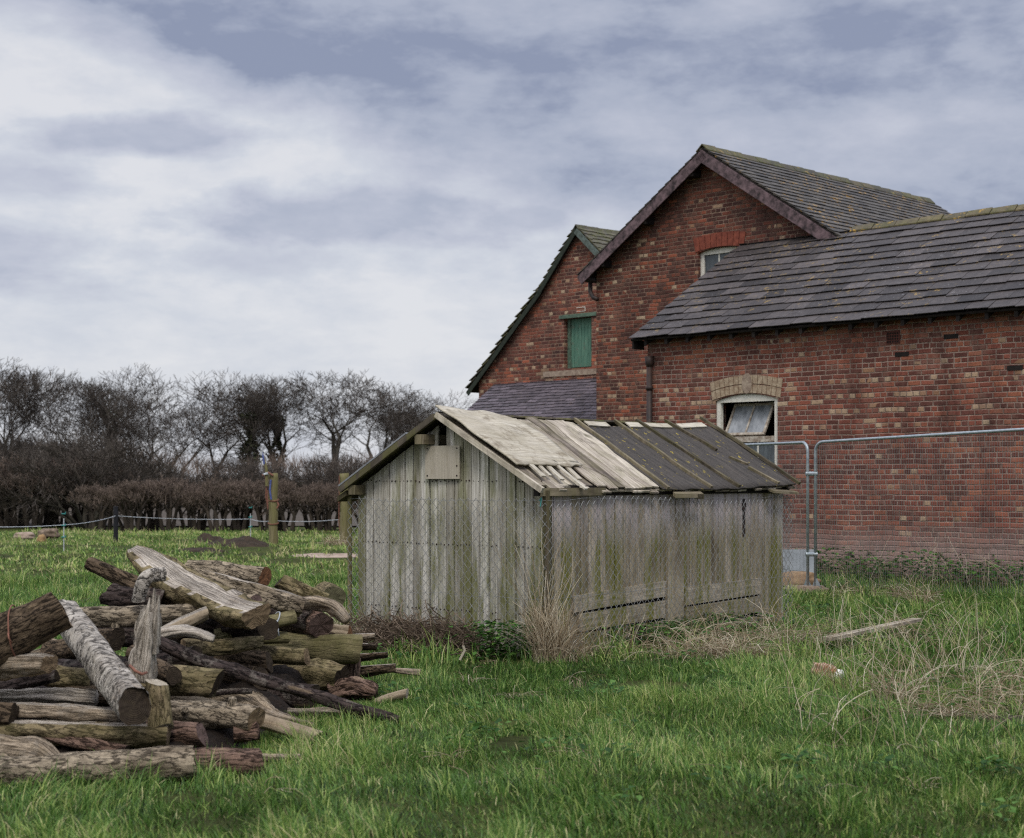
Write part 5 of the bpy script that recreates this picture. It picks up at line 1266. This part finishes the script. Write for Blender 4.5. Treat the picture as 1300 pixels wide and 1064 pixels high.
def grass(name, label, d0, d1, n, hmin, hmax, w, tonebias, tall=0., seed=1, margin=1.0):
    D = np.sqrt(RNG.uniform(d0*d0, d1*d1, n)); half = .325*D+margin; x = RNG.uniform(-1, 1, n)*half; y = D
    # clumps
    cn = n//3; ci = RNG.integers(0, n, cn); sel = RNG.integers(0, n, cn); x[sel] = x[ci]+RNG.normal(0, .03, cn); y[sel] = y[ci]+RNG.normal(0, .03, cn)
    lit = np.where((x < -1.62+.12*(y-8.6)) & (y > 8.55) & (y < 12.4), 1., -1.)
    keep = ~in_shed(x, y) & ~in_build(x, y) & ((lit < .05) | (RNG.random(n) < .05)) & (y > d0*.98) & ((x-c_l.x)**2+(y-c_l.y+.12)**2 > .026) & (vnoise(x, y, .9, seed+3)+.5*vnoise(x, y, 4, seed+5) > (.36 if d0 < 20 else .52))
    x, y = x[keep], y[keep]; n = len(x)
    v1 = vnoise(x, y, .8, seed); v2 = vnoise(x, y, 3.2, seed+1); v3 = vnoise(x, y, 9, seed+2)
    tf = np.clip((v3-.55)*4, 0, 1)*np.clip((v2-.3)*3, 0, 1)
    h = (hmin+(hmax-hmin)*(.25*v1+.35*v2+.2*v3+.75*tf))*RNG.uniform(.55, 1.2, n)*(1+tall*(v2 > .68))
    k = np.clip((y-24)/8, 0, 1)
    z = np.array([hfield(a, b) for a, b in zip(x, y)]) if n < 250000 else hf(x, y)
    az = RNG.uniform(0, 2*np.pi, n)+0.; prefer = vnoise(x, y, 1.5, seed+9)*2*np.pi
    use = RNG.random(n) < .55; az = np.where(use, prefer+RNG.normal(0, .6, n), az)
    lean = np.abs(RNG.normal(.75, .5, n)); dx, dy = np.cos(az), np.sin(az)
    ww = w*RNG.uniform(.6, 1.3, n); fa = RNG.uniform(0, np.pi, n); wx, wy = np.cos(fa)*ww, np.sin(fa)*ww*.5
    V = np.zeros((n, 7, 3), dtype=np.float32)
    def put(i, f, side):
        a = lean*f; r = h*f*np.sin(np.minimum(a*1.1, 1.5)); zz = h*f*np.cos(np.minimum(a*.95, 1.45)); tw = (1-f*.55)*side
        V[:, i, 0] = x+dx*r+wx*tw; V[:, i, 1] = y+dy*r+wy*tw; V[:, i, 2] = z-.01+zz
    put(0, 0, -1); put(1, 0, 1); put(2, .4, -1); put(3, .4, 1); put(4, .75, -.8); put(5, .75, .8); put(6, 1.0, 0)
    base = (np.arange(n)*7)[:, None]
    quads = np.concatenate([base+np.array([0, 1, 3, 2]), base+np.array([2, 3, 5, 4])], 1).reshape(-1, 4); tris = base+np.array([4, 5, 6])
    me = bpy.data.meshes.new(name); nv = n*7; me.vertices.add(nv); me.vertices.foreach_set('co', V.ravel())
    loops = np.concatenate([quads.ravel(), tris.ravel()]).astype(np.int32); me.loops.add(len(loops)); me.loops.foreach_set('vertex_index', loops)
    nq, ntr = len(quads), len(tris); me.polygons.add(nq+ntr)
    st = np.concatenate([np.arange(nq)*4, nq*4+np.arange(ntr)*3]).astype(np.int32); me.polygons.foreach_set('loop_start', st)
    try: me.polygons.foreach_set('loop_total', np.concatenate([np.full(nq, 4), np.full(ntr, 3)]).astype(np.int32))
    except Exception: pass
    tone = np.clip(RNG.normal(.42, .24, n)+(v2-.5)*.35+(v1-.5)*.3+tonebias+np.where(RNG.random(n) < .03, .6, 0), 0, 1)
    at = me.attributes.new('tone', 'FLOAT', 'POINT'); at.data.foreach_set('value', np.repeat(tone, 7).astype(np.float32))
    me.materials.append(M_GRASS); me.update(calc_edges=True); me.validate()
    o = bpy.data.objects.new(name, me); COL.objects.link(o); tag(o, label, 'grass', kind='stuff')
grass('foreground_grass', 'lush green grass in the foreground before the shed and log pile', 5.6, 13.5, 250000, .03, .13, .0030, .0, .3, 1)
grass('middle_grass', 'rough green grass around the shed and up to the fence', 13.5, 25, 170000, .045, .17, .005, .04, .5, 5)
grass('far_grass', 'short yellowish green pasture grass reaching to the hedge', 25, 47, 125000, .035, .12, .011, .2, .5, 9)

# ---------------------------------------------------------------- sky and light
world = bpy.data.worlds.new('World'); scn.world = world; world.use_nodes = True
class WN(NM):
    def __init__(s): s.t = world.node_tree
W = WN(); bg = world.node_tree.nodes['Background']
SUN_EL, SUN_AZ = R(50), R(172)
sky = W.t.nodes.new('ShaderNodeTexSky'); sky.sky_type = 'NISHITA'; sky.sun_disc = False; sky.sun_elevation = SUN_EL; sky.sun_rotation = SUN_AZ
dirv = W.n('ShaderNodeTexCoord', 0); s = W.sep(dirv)
az = W.ma('ARCTAN2', s[0], s[1]); el = W.ma('ARCSINE', s[2])
# angles in units of the view: u right, v up from the horizon
u, v = az, el
wv = W.comb(u, W.ma('MULTIPLY', v, 1.7), 0.)
n1 = W.noise(wv, 5.5, 6, .55, .35); n2 = W.noise(W.sc(wv, (1, 1, 1), (5, 3, 2)), 14, 6, .6, .3); n3 = W.noise(W.sc(wv, (.7, 2., 1), (9, 3, 2)), 3.0, 4, .5)
nn = W.ma('ADD', W.ma('MULTIPLY_ADD', n1, 1.0, -.5), W.ma('MULTIPLY_ADD', n2, .4, -.2))
n4 = W.ma('ADD', nn, W.ma('MULTIPLY_ADD', W.noise(W.sc(wv, (1, 1.35, 1), (2, 8, 2)), 9, 7, .58, .15), 1.1, -.55))
def blob_m(px, py, rx, ry, rot=0.):
    cu, cv = (px-650)/F, (HY-py)/F; du, dv = W.ma('SUBTRACT', u, cu), W.ma('SUBTRACT', v, cv); c, s_ = math.cos(rot), math.sin(rot)
    a = W.ma('ADD', W.ma('MULTIPLY', du, c*F/rx), W.ma('MULTIPLY', dv, s_*F/rx)); b = W.ma('ADD', W.ma('MULTIPLY', du, -s_*F/ry), W.ma('MULTIPLY', dv, c*F/ry))
    return W.ma('SQRT', W.ma('ADD', W.ma('MULTIPLY', a, a), W.ma('MULTIPLY', b, b)))
# high dark bank: everything above a line falling to the right
line = W.ma('SUBTRACT', v, W.ma('MULTIPLY_ADD', u, -.40, .168))
bank = W.mr(W.ma('ADD', line, W.ma('MULTIPLY', nn, .075)), -.018, .03)
dark = W.ma('MULTIPLY', bank, W.ma('ADD', W.mr(n3, .32, .68, .55, 1.0), W.ma('MULTIPLY', n4, .35)))
def puff(px, py, rx, ry, rot, amt, edge=.55):
    d = W.ma('ADD', blob_m(px, py, rx, ry, rot), W.ma('MULTIPLY', n4, -2.6)); return W.mr(d, .35, 1.3, amt, 0.)
for args in ((200, 190, 190, 24, .02, .55), (420, 280, 230, 44, .02, .62), (545, 285, 90, 38, 0., .45), (30, 250, 180, 30, 0., .38), (20, 330, 210, 42, .0, .45), (680, 280, 70, 22, 0, .55), (860, 215, 170, 20, -.3, .3), (330, 335, 330, 30, 0., .3), (60, 40, 260, 40, .1, .3)):
    dark = W.ma('MAXIMUM', dark, puff(*args))
dark = W.ma('ADD', dark, W.ma('ADD', W.ma('MULTIPLY_ADD', n3, .4, -.14), W.ma('MULTIPLY', n4, .62)))
# thinner towards the horizon
dark = W.ma('MULTIPLY', dark, W.mr(v, -.0, .14, .7, 1.))
fine_ = W.noise(W.sc(wv, (1, 1.5, 1), (7, 1, 3)), 24, 7, .62, .2)
dark = W.ma('ADD', W.ma('MULTIPLY', dark, .82), W.ma('ADD', .07, W.ma('MULTIPLY_ADD', fine_, .5, -.25)), clamp=True)
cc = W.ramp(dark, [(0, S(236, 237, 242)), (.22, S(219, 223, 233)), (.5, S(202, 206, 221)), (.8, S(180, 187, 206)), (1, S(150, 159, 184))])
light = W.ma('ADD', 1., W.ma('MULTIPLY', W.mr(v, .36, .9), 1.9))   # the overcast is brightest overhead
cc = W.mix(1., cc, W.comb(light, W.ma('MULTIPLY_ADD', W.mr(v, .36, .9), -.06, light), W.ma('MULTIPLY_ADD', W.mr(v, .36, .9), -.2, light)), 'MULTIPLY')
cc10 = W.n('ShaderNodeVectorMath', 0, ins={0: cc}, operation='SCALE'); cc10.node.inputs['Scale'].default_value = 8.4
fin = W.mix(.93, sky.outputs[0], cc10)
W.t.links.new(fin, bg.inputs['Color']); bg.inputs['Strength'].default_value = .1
sl = bpy.data.lights.new('sun', 'SUN'); sl.energy = 1.5; sl.angle = R(16); sl.color = (1, .94, .84)
so = bpy.data.objects.new('sun', sl); COL.objects.link(so)
sd = Vector((math.sin(SUN_AZ)*math.cos(SUN_EL), math.cos(SUN_AZ)*math.cos(SUN_EL), math.sin(SUN_EL)))
so.rotation_euler = sd.to_track_quat('Z', 'Y').to_euler(); so.location = sd*50

# ---------------------------------------------------------------- camera
cam = bpy.data.cameras.new('camera'); co = bpy.data.objects.new('camera', cam); COL.objects.link(co); scn.camera = co
co.location = (0, 0, EYE); co.rotation_euler = (R(90), 0, 0)
cam.sensor_width = 36; cam.lens = 36*F/1300; cam.shift_y = (HY-532)/1300; cam.clip_end = 3000; cam.clip_start = .1
cam.dof.use_dof = True; cam.dof.focus_distance = 14.5; cam.dof.aperture_fstop = 3.4
scn.view_settings.view_transform = 'Standard'; scn.view_settings.look = 'None'; scn.view_settings.exposure = .1; scn.view_settings.gamma = 1
scn.cycles.max_bounces = 6; scn.cycles.use_denoising = False; scn.cycles.pixel_filter_type = 'BLACKMAN_HARRIS'; scn.cycles.filter_width = 1.25; scn.cycles.sample_clamp_indirect = 4
